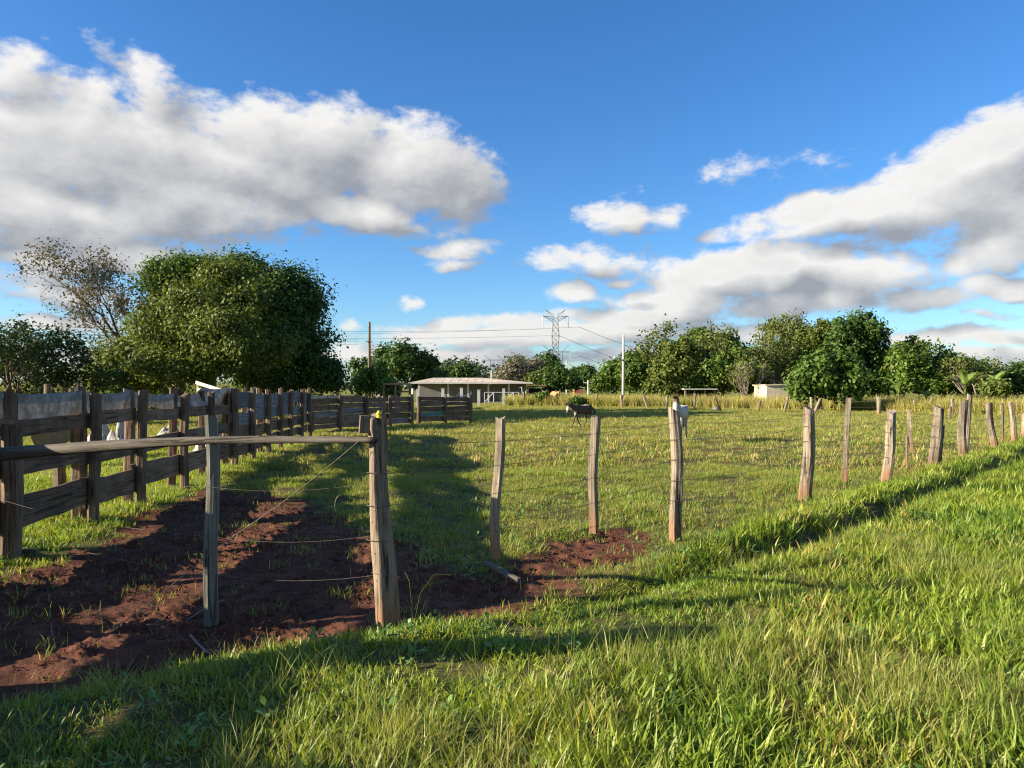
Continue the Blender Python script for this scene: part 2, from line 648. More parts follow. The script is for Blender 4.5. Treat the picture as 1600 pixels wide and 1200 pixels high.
def ground_material():
    m, k, out = material('ground_soil_and_sward')
    g = k.n('ShaderNodeNewGeometry')
    pos = g.outputs['Position']
    at_ = k.n('ShaderNodeAttribute', attribute_name='soil')
    n1 = k.noise(pos, .6, 5, .6)
    n2 = k.noise(pos, 5, 5, .65)
    n3 = k.noise(pos, 38, 4, .65)
    soil = k.mix(k.step(n2, .35, .68), (.060, .0230, .0140), (.145, .058, .033))
    soil = k.mix(k.m('MULTIPLY', k.step(n3, .45, .75), .5), soil, (.155, .066, .038))
    thatch = k.mix(k.step(n2, .35, .65), (.050, .060, .016), (.115, .095, .036))
    thatch = k.mix(k.m('MULTIPLY', k.step(n3, .5, .8), .6), thatch, (.12, .10, .045))
    thatch = k.mix(k.m('MULTIPLY', k.step(k.noise(pos, .9, 5, .65), .54, .68), .75), thatch, (.10, .043, .022))
    far = k.mix(k.step(n1, .35, .65), (.120, .150, .026), (.225, .215, .048))
    vd = k.v('LENGTH', pos)
    ff = k.step(vd, 14, 45)
    grass = k.mix(ff, thatch, far)
    s = k.m('ADD', at_.outputs['Fac'], k.m('MULTIPLY', k.m('SUBTRACT', n2, .5), .7), clamp=True)
    c = k.mix(k.step(s, .3, .7), grass, soil)
    h = k.m('MULTIPLY_ADD', n3, .4, k.m('MULTIPLY', n2, .6))
    principled(k, out, c, .95, .12, k.bump(h, .8, .03))
    return m


M_ground = ground_material()
M_lush = grassmat('lush_grass', ((.100, .212, .018), (.245, .330, .032), (.35, .385, .055)), (.46, .36, .13), .60, .72, .46, .45)
M_short = grassmat('pasture_grass', ((.105, .205, .018), (.220, .315, .036), (.33, .36, .070)), (.38, .26, .105), .45, .61, .40, .5)
M_fine = grassmat('fine_grass', ((.17, .25, .032), (.27, .31, .058), (.36, .34, .11)), (.44, .36, .15), .57, .70, .42, .6)
M_weed = grassmat('weed_leaf', ((.06, .16, .025), (.12, .23, .04), (.17, .27, .06)), (.3, .24, .08), .62, .75, .3, .9)
M_tall = grassmat('tall_seeding_grass', ((.17, .22, .036), (.34, .32, .070), (.44, .38, .11)), (.42, .32, .14), .50, .70, .35, .12)
M_crop = grassmat('crop_leaf', ((.12, .16, .03), (.17, .20, .045), (.22, .22, .06)), (.2, .17, .06), .6, .75, .3, .2)
M_clod = plain('soil_clod', (.105, .040, .022), .95, .1, var=.45, scale=30, bump=.01)
M_post = wood('weathered_post_wood', (.100, .076, .052), (.28, .235, .175), 'z', bump=1.5, stain=True)
M_postdark = wood('dark_post_wood', (.070, .043, .027), (.210, .143, .094), 'z', moss=(.10, .11, .075))
M_plank = wood('weathered_plank_wood', (.078, .048, .030), (.235, .158, .102), 'x', moss=(.085, .078, .055))
M_plankgrey = wood('grey_plank_wood', (.085, .082, .08), (.24, .235, .23), 'x')
M_plankteal = wood('teal_painted_plank_wood', (.05, .13, .12), (.11, .22, .20), 'x')
M_plankpale = wood('pale_plank_wood', (.40, .33, .22), (.66, .57, .42), 'x')
M_pole = wood('debarked_pole_wood', (.052, .044, .034), (.130, .114, .092), 'x', moss=(.10, .12, .105))
M_corner = wood('old_corner_post_wood', (.070, .052, .036), (.22, .172, .122), 'z', bump=1.5, stain=True)
M_chute = wood('brown_chute_wood', (.17, .095, .06), (.34, .21, .135), 'x')
M_stake = wood('pale_grey_stake_wood', (.095, .095, .075), (.21, .205, .165), 'z')
M_bark = plain('bark', (.105, .080, .060), .95, .1, var=.4, scale=9, bump=.03)
M_barkgrey = plain('grey_bark', (.22, .185, .16), .95, .1, var=.3, scale=9, bump=.02)
M_white = plain('white_paint', (.47, .46, .44), .55, .3, var=.10, scale=3)
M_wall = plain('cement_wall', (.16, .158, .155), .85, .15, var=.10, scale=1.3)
M_cream = plain('cream_wall', (.46, .41, .30), .85, .15, var=.12, scale=1.2)
M_roof = plain('fibre_cement_roof', (.50, .43, .34), .8, .2, var=.18, scale=.9)
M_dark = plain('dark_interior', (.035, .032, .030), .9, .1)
M_rust = plain('rusty_iron', (.17, .075, .045), .85, .2)
M_wire = plain('fence_wire', (.14, .115, .095), .6, .4, metal=.6)
M_steel = plain('galvanised_steel', (.10, .103, .11), .7, .3, metal=.1, var=.1)
M_cable = plain('aluminium_cable', (.20, .21, .23), .55, .4, metal=.3, var=.1)
M_concrete = plain('concrete_pole', (.52, .49, .45), .85, .15, var=.15)
M_yellow = plain('yellow_plastic', (.80, .52, .02), .4, .5, var=.08)
M_red = plain('red_plastic', (.48, .035, .02), .4, .5, var=.08)
M_brick = plain('brick_wall', (.27, .12, .075), .9, .1)


def tarp_material(name, c1, c2, trans):
    m, k, out = material(name)
    tc = k.n('ShaderNodeTexCoord')
    n = k.noise(tc.outputs['Object'], 1.5, 6, .65)
    st = k.noise(k.mapping(tc.outputs['Object'], (1.2, 9, 9)), 1.0, 5, .6)
    c = k.mix(k.step(k.m('MULTIPLY_ADD', st, .5, k.m('MULTIPLY', n, .5)), .38, .64), c1, c2)
    b = k.n('ShaderNodeBsdfPrincipled')
    k.put(b.inputs['Base Color'], c)
    b.inputs['Roughness'].default_value = .6
    k.put(b.inputs['Normal'], k.bump(st, .35, .03))
    tr = k.n('ShaderNodeBsdfTranslucent')
    k.put(tr.inputs[0], c)
    ms = k.n('ShaderNodeMixShader')
    ms.inputs[0].default_value = trans
    k.t.links.new(b.outputs[0], ms.inputs[1])
    k.t.links.new(tr.outputs[0], ms.inputs[2])
    k.t.links.new(ms.outputs[0], out.inputs[0])
    return m


M_tarp = tarp_material('dirty_white_tarp', (.19, .175, .15), (.42, .40, .36), .30)
M_tarptan = tarp_material('tan_tarp', (.30, .25, .18), (.46, .40, .30), .25)
M_tarpgreen = tarp_material('olive_tarp', (.12, .13, .075), (.20, .20, .12), .2)
M_scrap = tarp_material('white_sheet_scrap', (.32, .29, .25), (.56, .53, .48), .2)

M_leaf_mango = leafmat('dark_glossy_leaves', (.030, .070, .014), (.070, .122, .023), (.085, .125, .028), .25, .56, .22)
M_leaf_dark = leafmat('dark_leaves', (.018, .040, .010), (.042, .075, .016), (.07, .09, .03), .2, .55, .2)
M_leaf_olive = leafmat('olive_leaves', (.066, .105, .020), (.140, .172, .034), (.155, .175, .042), .30, .58, .22)
M_leaf_mid = leafmat('mid_green_leaves', (.048, .102, .017), (.105, .165, .029), (.125, .17, .036), .32, .56, .22)
M_leaf_bright = leafmat('fresh_green_leaves', (.068, .138, .020), (.140, .210, .036), (.18, .21, .05), .35, .5, .3)
M_leaf_dead = leafmat('brown_dry_leaves', (.105, .088, .068), (.165, .145, .11), (.10, .12, .05), .25, .7, .2)
M_leaf_banana = leafmat('banana_leaves', (.14, .23, .045), (.24, .31, .075), (.34, .32, .12), .38, .4, .4)
M_leaf_grey = leafmat('grey_twiggy_leaves', (.12, .12, .085), (.19, .18, .13), None, .2, .8, .1)
M_leaf_far = leafmat('far_wood_leaves', (.055, .085, .050), (.085, .115, .065), None, .2, .8, .1, .5, .05)


# ------------------------------------------------------------------ ground
def build_ground():
    az_in = np.linspace(R(-48), R(48), 400)
    az_out = np.linspace(R(48), R(312), 90)[1:-1]
    az = np.concatenate([az_in, az_out])
    r1 = np.geomspace(1.2, 34, 480)
    r2 = np.geomspace(34, 6000, 90)[1:]
    rr = np.concatenate([r1, r2])
    A, Rr = np.meshgrid(az, rr)
    X, Yv = np.sin(A) * Rr, np.cos(A) * Rr
    Z = height(X, Yv)
    s = soil_mask(X, Yv)
    # trodden red earth behind the plank fence
    s = np.maximum(s, sstep(1.3, .3, seg_dist(X, Yv, [gp(120, 684), gp(215, 680), gp(330, 676)]) + .4 * fbm(X, Yv, 3)))
    na, nr = len(az), len(rr)
    V = np.stack([X, Yv, Z], -1).reshape(-1, 3)
    V = np.concatenate([V, [[0, 0, float(height(np.array([0.]), np.array([0.]))[0])]]])
    ii, jj = np.meshgrid(np.arange(nr - 1), np.arange(na), indexing='ij')
    a = ii * na + jj
    b = ii * na + (jj + 1) % na
    q = np.stack([a, b, b + na, a + na], -1).reshape(-1, 4)[:, ::-1]
    tri = np.stack([np.full(na, len(V) - 1), (np.arange(na) + 1) % na, np.arange(na)], -1)
    faces = np.concatenate([q.ravel(), tri.ravel()])
    counts = np.concatenate([np.full(len(q), 4), np.full(na, 3)])
    o = mesh_np('ground', V, faces, counts, M_ground, smooth=True)
    at_ = o.data.attributes.new('soil', 'FLOAT', 'POINT')
    at_.data.foreach_set('value', np.concatenate([s.ravel(), [0]]).astype(np.float32))
    tag(o, 'pasture ground of red earth and turf running to the horizon', None, None, 'structure')


build_ground()


# ------------------------------------------------------------------ scatter of stuff
def proto_collection(name):
    return bpy.data.collections.new(name)


def blade_tuft(name, mat, rng, n, rad, lmin, lmax, width, lean, col, segs=3, droop=.6):
    V, Fc, C = [], [], []
    for i in range(n):
        a = rng.uniform(0, 2 * PI)
        rr = rad * math.sqrt(rng.uniform(0, 1))
        bx, by = rr * math.cos(a), rr * math.sin(a)
        h = rng.uniform(0, 2 * PI) if rng.uniform() < .5 else a + rng.normal(0, .6)
        L = rng.uniform(lmin, lmax)
        w = width * rng.uniform(.6, 1.25)
        th = abs(rng.normal(0, lean))
        bend = rng.uniform(.15, 1.0) * droop
        tw = h + PI / 2 + rng.normal(0, .5)
        px, pz = 0.0, -.01
        base = len(V)
        for s in range(segs + 1):
            t = s / segs
            ww = w * (1 - t ** 1.6) * (.75 + .6 * min(t * 3, 1) * .4)
            cx, cy = bx + px * math.cos(h), by + px * math.sin(h)
            if s < segs:
                V.append((cx + math.cos(tw) * ww / 2, cy + math.sin(tw) * ww / 2, pz))
                V.append((cx - math.cos(tw) * ww / 2, cy - math.sin(tw) * ww / 2, pz))
            else:
                V.append((cx, cy, pz))
            ang = th + bend * (t + .5 / segs)
            px += math.sin(ang) * L / segs
            pz += math.cos(ang) * L / segs
        for s in range(segs - 1):
            b = base + 2 * s
            Fc += [b, b + 1, b + 3, b + 2]
            C.append(4)
        b = base + 2 * (segs - 1)
        Fc += [b, b + 1, b + 2]
        C.append(3)
    o = mesh_np(name, V, Fc, C, mat)
    COL.objects.unlink(o)
    col.objects.link(o)
    return o


def gn_instances(name, pts, rot, scl, idx, coll, label):
    me = bpy.data.meshes.new(name)
    n = len(pts)
    me.vertices.add(n)
    me.vertices.foreach_set('co', np.asarray(pts, np.float32).ravel())
    a = me.attributes.new('turn', 'FLOAT_VECTOR', 'POINT')
    a.data.foreach_set('vector', np.asarray(rot, np.float32).ravel())
    a = me.attributes.new('size', 'FLOAT', 'POINT')
    a.data.foreach_set('value', np.asarray(scl, np.float32))
    a = me.attributes.new('pick', 'INT', 'POINT')
    a.data.foreach_set('value', np.asarray(idx, np.int32))
    o = bpy.data.objects.new(name, me)
    COL.objects.link(o)
    ng = bpy.data.node_groups.new(name + '_scatter', 'GeometryNodeTree')
    ng.interface.new_socket('Geometry', in_out='INPUT', socket_type='NodeSocketGeometry')
    ng.interface.new_socket('Geometry', in_out='OUTPUT', socket_type='NodeSocketGeometry')
    N = ng.nodes
    gi, go = N.new('NodeGroupInput'), N.new('NodeGroupOutput')
    ci = N.new('GeometryNodeCollectionInfo')
    ci.inputs['Collection'].default_value = coll
    ci.inputs['Separate Children'].default_value = True
    ci.inputs['Reset Children'].default_value = True
    ip = N.new('GeometryNodeInstanceOnPoints')
    ip.inputs['Pick Instance'].default_value = True

    def attr(nm, ty):
        q = N.new('GeometryNodeInputNamedAttribute')
        q.data_type = ty
        q.inputs[0].default_value = nm
        return q.outputs[0]
    L = ng.links
    L.new(gi.outputs[0], ip.inputs['Points'])
    L.new(ci.outputs[0], ip.inputs['Instance'])
    L.new(attr('pick', 'INT'), ip.inputs['Instance Index'])
    L.new(attr('turn', 'FLOAT_VECTOR'), ip.inputs['Rotation'])
    L.new(attr('size', 'FLOAT'), ip.inputs['Scale'])
    L.new(ip.outputs[0], go.inputs[0])
    md = o.modifiers.new('scatter', 'NODES')
    md.node_group = ng
    tag(o, label, None, None, 'stuff')
    return o


RNG = np.random.RandomState(5)


def polar_points(n, r0, r1, a0=-41, a1=41):
    r = np.sqrt(RNG.uniform(r0 * r0, r1 * r1, n))
    a = np.radians(RNG.uniform(a0, a1, n))
    return r * np.sin(a), r * np.cos(a)


def lush_factor(x, y):
    return sstep(-.05, .35, bank_dist(x, y))


def tussock(x, y):
    """1 where the bank grass stands tall, 0 where it is a low trodden mat"""
    q = (x + .86) * .64 - (y - 3.2) * .77 + .25 * fbm(x * 1.3, y * 1.3, 3)
    return np.maximum(sstep(-.25, .3, q), sstep(5.2, 7.0, np.hypot(x - .2, y * .9)) * sstep(0.5, 2.0, x))


def place(x, y, keep, nproto, smin, smax, tilt=.1):
    x, y = x[keep], y[keep]
    n = len(x)
    z = height(x, y)
    rot = np.stack([RNG.normal(0, tilt, n), RNG.normal(0, tilt, n), RNG.uniform(0, 2 * PI, n)], -1)
    return np.stack([x, y, z], -1), rot, RNG.uniform(smin, smax, n), RNG.randint(0, nproto, n)


def build_grass():
    # thick broad bladed grass on the bank, near
    c = proto_collection('bank_tufts')
    for i in range(7):
        blade_tuft('bank_tuft', M_lush, RNG, 13, .065, .05, .15, .0145, .80, c, 4, 1.35)
    x, y = polar_points(24000, 2.4, 9.5)
    lf = lush_factor(x, y)
    rd, t = rut_dist(x, y)
    rut = np.exp(-(rd / .2) ** 2) * sstep(-.4, 1.6, t)
    patch = sstep(-.38, .22, fbm(x * 1.1 + 3, y * 1.1, 4))
    keep = (RNG.uniform(0, 1, len(x)) < lf * (1 - .93 * rut) * (.25 + .75 * patch) * (.35 + .65 * tussock(x, y)))
    P, Ro, S, I = place(x, y, keep, 7, .75, 1.35)
    big = sstep(-.35, .45, fbm(P[:, 0] * .55 + 8, P[:, 1] * .55, 3))
    rd2, t2 = rut_dist(P[:, 0], P[:, 1])
    right = tussock(P[:, 0], P[:, 1])
    S = S * (.30 + .24 * big + .58 * right) * (.62 + .38 * sstep(0, .5, bank_dist(P[:, 0], P[:, 1]))) * (1 + .35 * np.exp(-((rd2 + .55) / .3) ** 2) * sstep(1, 3, t2))
    gn_instances('bank_grass', P, Ro, S, I, c, 'thick bright green grass on the bank in front of the wire fence')

    c = proto_collection('mat_tufts')
    for i in range(6):
        blade_tuft('mat_tuft', M_lush, RNG, 16, .07, .028, .08, .0105, .95, c, 3, 1.2)
    x, y = polar_points(26000, 2.4, 8.0)
    keep = RNG.uniform(0, 1, len(x)) < lush_factor(x, y) * (1 - .85 * tussock(x, y)) * (.12 + .88 * sstep(-.45, .1, fbm(x * 1.5 + 21, y * 1.5, 4)))
    P, Ro, S, I = place(x, y, keep, 6, .7, 1.25)
    gn_instances('trodden_grass', P, Ro, S, I, c, 'low trodden green grass mat beside the bare red soil')

    c = proto_collection('fine_tufts')
    for i in range(5):
        blade_tuft('fine_tuft', M_fine, RNG, 15, .07, .09, .23, .0042, .55, c, 4, 1.1)
    x, y = polar_points(15000, 2.4, 8.5)
    lf = lush_factor(x, y)
    fz = sstep(-.1, .45, fbm(x * .6 - 5, y * .6 + 2, 3) + .35 * np.exp(-((x - .5) / 1.3) ** 2 - ((y - 3.4) / .9) ** 2))
    keep = RNG.uniform(0, 1, len(x)) < lf * (.04 + .5 * fz) * (.1 + .9 * tussock(x, y))
    P, Ro, S, I = place(x, y, keep, 5, .7, 1.25)
    gn_instances('fine_grass', P, Ro, S, I, c, 'fine yellowish grass mixed into the bank in the foreground')

    c = proto_collection('bank_tufts_wide')
    for i in range(5):
        blade_tuft('bank_tuft_wide', M_lush, RNG, 22, .14, .06, .16, .017, .75, c, 3, 1.2)
    x, y = polar_points(30000, 9.2, 30, -5, 41)
    lf = lush_factor(x, y)
    rd, t = rut_dist(x, y)
    rut = np.exp(-(rd / .26) ** 2) * sstep(46, 30, t)
    keep = RNG.uniform(0, 1, len(x)) < lf * (1 - .9 * rut) * (.35 + .65 * sstep(-.6, .1, fbm(x * .5, y * .5, 3))) * sstep(36, 9, np.hypot(x, y))
    P, Ro, S, I = place(x, y, keep, 5, .75, 1.3)
    gn_instances('roadside_grass', P, Ro, S, I, c, 'green grass along the outer side of the wire fence')

    # broad leaved weeds among the bank grass
    c = proto_collection('weeds')
    for i in range(4):
        V, Fc, C = [], [], []
        for q in range(RNG.randint(6, 11)):
            a, L, w, el = RNG.uniform(0, 6.28), RNG.uniform(.035, .075), RNG.uniform(.016, .030), RNG.uniform(.2, 1.1)
            d = np.array([math.cos(a) * math.cos(el), math.sin(a) * math.cos(el), math.sin(el)])
            sd_ = np.array([-math.sin(a), math.cos(a), 0])
            st = d * L * RNG.uniform(.2, .6) + np.array([0, 0, RNG.uniform(0, .05)])
            b = len(V)
            for t, ww in ((0, .1), (.35, 1), (.7, .8), (1, .05)):
                p = st + d * L * t - np.array([0, 0, .02]) * t * t
                V += [tuple(p + sd_ * w * ww * .5), tuple(p - sd_ * w * ww * .5)]
            for j in range(3):
                Fc += [b + 2 * j, b + 2 * j + 1, b + 2 * j + 3, b + 2 * j + 2]
                C.append(4)
        o = mesh_np('weed_rosette', V, Fc, C, M_weed)
        COL.objects.unlink(o)
        c.objects.link(o)
    x, y = polar_points(5200, 2.5, 12)
    keep = RNG.uniform(0, 1, len(x)) < (.10 + .45 * sstep(.0, .5, fbm(x * .9 + 50, y * .9, 3))) * (1 - .985 * soil_mask(x, y))
    P, Ro, S, I = place(x, y, keep, 4, .6, 1.25)
    gn_instances('weeds', P, Ro, S, I, c, 'small broad leaved weeds growing among the grass')

    # lush grass on the sunny side of the plank fence
    c = proto_collection('lush_patches')
    for i in range(4):
        blade_tuft('lush_patch', M_lush, RNG, 24, .14, .05, .13, .014, .65, c, 3, 1.1)
    x, y = polar_points(30000, 7, 32, -41, -8)
    dx = fence_x(y) - x
    keep = RNG.uniform(0, 1, len(x)) < sstep(-.5, .1, dx) * sstep(34, 12, np.hypot(x, y)) * .9
    P, Ro, S, I = place(x, y, keep, 4, .7, 1.2)
    gn_instances('sunny_grass', P, Ro, S, I, c, 'bright sunlit grass on the far side of the plank fence')

    # grazed paddock
    c = proto_collection('pasture_tufts')
    for i in range(6):
        blade_tuft('pasture_tuft', M_short, RNG, 16, .075, .035, .105, .0075, .7, c, 3, .9)
    x, y = polar_points(60000, 4.4, 17)
    pad = 1 - lush_factor(x, y)
    s = soil_mask(x, y)
    bare = sstep(-.05, .4, fbm(x * .9 + 9, y * .9, 4))
    keep = RNG.uniform(0, 1, len(x)) < pad * (1 - .975 * s) * (1 - .72 * bare) * (.6 + .35 * sstep(-.4, .4, fbm(x * 2, y * 2, 2)))
    P, Ro, S, I = place(x, y, keep, 6, .7, 1.35)
    S = S * (.75 + .6 * sstep(-.1, .6, fbm(P[:, 0] * .8, P[:, 1] * .8, 3)))
    gn_instances('paddock_grass', P, Ro, S, I, c, 'short grazed grass of the paddock inside the wire fence')

    c = proto_collection('pasture_patches')
    for i in range(5):
        blade_tuft('pasture_patch', M_short, RNG, 34, .22, .05, .15, .018, .6, c, 2, .8)
    x, y = polar_points(52000, 16.3, 82)
    pad = 1 - lush_factor(x, y)
    bare = sstep(.15, .6, fbm(x * .35 + 9, y * .35, 4))
    keep = RNG.uniform(0, 1, len(x)) < pad * (1 - .6 * bare) * np.clip(30 / np.hypot(x, y), .45, 1)
    P, Ro, S, I = place(x, y, keep, 5, .7, 1.4)
    S = S * (.7 + .6 * sstep(-.2, .6, fbm(P[:, 0] * .4, P[:, 1] * .4, 3)))
    gn_instances('meadow_grass', P, Ro, S, I, c, 'far part of the paddock turf up to the tall yellow grass')

    # bank grass that is worn and shaded, thin litter on the soil
    c = proto_collection('litter')
    for i in range(4):
        blade_tuft('dry_litter', M_fine, RNG, 5, .06, .04, .12, .004, 1.35, c, 3, .3)
    x, y = polar_points(5200, 2.6, 11)
    keep = RNG.uniform(0, 1, len(x)) < .25 + .2 * soil_mask(x, y)
    P, Ro, S, I = place(x, y, keep, 4, .6, 1.2)
    gn_instances('dry_litter', P, Ro, S, I, c, 'dry grass litter lying on the red soil')

    # tall seeding grass beyond the far fence
    c = proto_collection('tall_tufts')
    for i in range(5):
        blade_tuft('tall_tuft', M_tall, RNG, 30, .35, .55, 1.25, .035, .22, c, 3, .6)
    xs, ys = [], []
    for (pxa, ya, pxb, yb, depth, n) in ((790, 71, 990, 67, 16, 1500), (990, 67, 1250, 58, 15, 1700), (1250, 60, 1420, 52, 10, 900), (1420, 52, 1640, 44, 12, 1100)):
        tt = RNG.uniform(0, 1, n)
        px = pxa + (pxb - pxa) * tt
        Y = ya + (yb - ya) * tt + depth * RNG.uniform(0, 1, n) ** 1.5 + .6
        xs.append((px - CX) / F * Y)
        ys.append(Y)
    x, y = np.concatenate(xs), np.concatenate(ys)
    keep = RNG.uniform(0, 1, len(x)) < .35 + .65 * sstep(-.5, .1, fbm(x * .3, y * .3, 3))
    P, Ro, S, I = place(x, y, keep, 5, .55, 1.15, .05)
    gn_instances('tall_grass', P, Ro, S, I, c, 'tall yellow seeding grass beyond the far fence line')

    # tall crop beyond the plank fence
    c = proto_collection('crop_tufts')
    for i in range(4):
        blade_tuft('crop_tuft', M_crop, RNG, 26, .5, 1.2, 2.3, .07, .16, c, 3, .6)
    n = 2600
    px = RNG.uniform(-60, 480, n)
    Y = 58 + 26 * RNG.uniform(0, 1, n) ** 1.6
    x, y = (px - CX) / F * Y, Y
    P, Ro, S, I = place(x, y, np.ones(n, bool), 4, .85, 1.1, .04)
    gn_instances('crop_field', P, Ro, S, I, c, 'field of tall crop behind the plank fence and the trees')

    # clods on the trodden soil
    c = proto_collection('clods')
    for i in range(5):
        bm = bmesh.new()
        bmesh.ops.create_icosphere(bm, subdivisions=2, radius=1)
        for v in bm.verts:
            p = v.co * 1.7 + Vector((i * 7, 0, 0))
            v.co *= .75 + .5 * abs(math.sin(p.x * 2.1 + math.cos(p.y * 3)) * math.cos(p.z * 2.3 + p.x)) + random.Random(hash((round(p.x, 3), round(p.y, 3)))).uniform(-.1, .1)
            v.co.z *= .7
        me = bpy.data.meshes.new('soil_clod')
        bm.to_mesh(me)
        bm.free()
        me.materials.append(M_clod)
        c.objects.link(bpy.data.objects.new('soil_clod', me))
    x, y = polar_points(60000, 3.2, 12, -41, 12)
    keep = RNG.uniform(0, 1, len(x)) < soil_mask(x, y) * (.15 + .85 * sstep(.0, .5, fbm(x * 1.3, y * 1.3, 3)))
    P, Ro, S, I = place(x, y, keep, 5, 0, 1, 2.0)
    S = .004 + .017 * S ** 5
    gn_instances('soil_clods', P, Ro, S, I, c, 'crumbled clods of trodden red soil in the corner of the paddock')


build_grass()


# ------------------------------------------------------------------ posts, planks, wires
def rough_post(name, mat, h, w0, w1, rng, parent=None, loc=(0, 0, 0), lean=(0, 0), sides=10, rings=7, square=False, slant=.03, rz=None, below=.15, wob=.014):
    V, Fc = [], []
    ph = [rng.uniform(0, 6.28) for _ in range(6)]
    if rz is None:
        rz = rng.uniform(0, 6.28)
    for i in range(rings):
        t = i / (rings - 1)
        z = -below + (h + below) * t
        w = w0 + (w1 - w0) * t
        ox = wob * (math.sin(3.1 * t + ph[0]) + .5 * math.sin(7.3 * t + ph[3])) + lean[0] * max(z, 0)
        oy = wob * math.sin(2.7 * t + ph[1]) + lean[1] * max(z, 0)
        for j in range(sides):
            a = 2 * PI * j / sides
            if square:
                q = max(abs(math.cos(a)), abs(math.sin(a)))
                r = w / 2 / q * .94
            else:
                r = w / 2 * (1 + .10 * math.sin(2 * a + ph[2] + t) + .07 * math.sin(5 * a + ph[3] + 2 * t) + .07 * math.sin(9 * t + ph[5] + a))
            r *= 1 + .05 * math.sin(7 * t + 3 * a + ph[4]) + rng.uniform(-.02, .02)
            x, y = r * math.cos(a), r * math.sin(a)
            zz = z
            if i == rings - 1:
                zz += slant * math.cos(a + ph[5]) * 1.0 + rng.uniform(-.012, .012)
            xr = x * math.cos(rz) - y * math.sin(rz)
            yr = x * math.sin(rz) + y * math.cos(rz)
            V.append((xr + ox, yr + oy, zz))
    for i in range(rings - 1):
        for j in range(sides):
            a, b = i * sides + j, i * sides + (j + 1) % sides
            Fc.append((a, b, b + sides, a + sides))
    top = len(V)
    tz = h - .01
    V.append((lean[0] * h + wob * (math.sin(3.1 + ph[0]) + .5 * math.sin(7.3 + ph[3])), lean[1] * h + wob * math.sin(2.7 + ph[1]), tz))
    b = (rings - 1) * sides
    for j in range(sides):
        Fc.append((b + j, b + (j + 1) % sides, top))
    Fc.append(tuple(range(sides))[::-1])
    me = bpy.data.meshes.new(name)
    me.from_pydata(V, [], Fc)
    me.materials.append(mat)
    o = bpy.data.objects.new(name, me)
    o.location = loc
    o.parent = parent
    COL.objects.link(o)
    return o


def plank(name, mat, a, b, hgt, thick, rng, parent=None, segs=5, roll=0.0, wob=.008):
    """rough sawn board from a to b; its long edge runs along local X"""
    a, b = Vector(a), Vector(b)
    L = (b - a).length
    V, Fc = [], []
    for i in range(segs + 1):
        t = i / segs
        x = L * t
        up = hgt / 2 * (1 + rng.uniform(-.06, .06))
        dn = hgt / 2 * (1 + rng.uniform(-.06, .06))
        oz = rng.uniform(-wob, wob)
        oy = rng.uniform(-wob, wob) * .6
        xe = x + (rng.uniform(-.015, .015) if i in (0, segs) else 0)
        V += [(xe, -thick / 2 + oy, -dn + oz), (xe, thick / 2 + oy, -dn + oz), (xe, thick / 2 + oy, up + oz), (xe, -thick / 2 + oy, up + oz)]
    for i in range(segs):
        for j in range(4):
            p, q = i * 4 + j, i * 4 + (j + 1) % 4
            Fc.append((p, p + 4, q + 4, q))
    Fc.append((0, 1, 2, 3))
    e = segs * 4
    Fc.append((e + 3, e + 2, e + 1, e))
    me = bpy.data.meshes.new(name)
    me.from_pydata(V, [], Fc)
    me.materials.append(mat)
    o = bpy.data.objects.new(name, me)
    d = (b - a).normalized()
    yv = Vector((0, 0, 1)).cross(d)
    if yv.length < 1e-4:
        yv = Vector((0, 1, 0))
    yv.normalize()
    zv = d.cross(yv)
    Mr = Matrix((d, yv, zv)).transposed() @ Matrix.Rotation(roll, 3, 'X')
    M4 = Mr.to_4x4()
    M4.translation = a
    o.matrix_world = M4
    if parent is not None:
        o.parent = parent
        o.matrix_parent_inverse = Matrix.Identity(4)
        o.matrix_basis = Matrix.Translation(-Vector(parent.location)) @ M4
    COL.objects.link(o)
    return o


def sag_wire(name, mat, pts, r, parent=None, sag=.02, n=8):
    mb = MB()
    path = []
    pts = [Vector(p) for p in pts]
    for a, b in zip(pts, pts[1:]):
        for i in range(n):
            t = i / n
            p = a.lerp(b, t)
            p.z -= sag * 4 * t * (1 - t)
            path.append(p)
    path.append(pts[-1])
    if parent is not None:
        path = [p - Vector(parent.location) for p in path]
    return mb.tube(path, r, 4).build(name, mat, parent)


PR = random.Random(3)


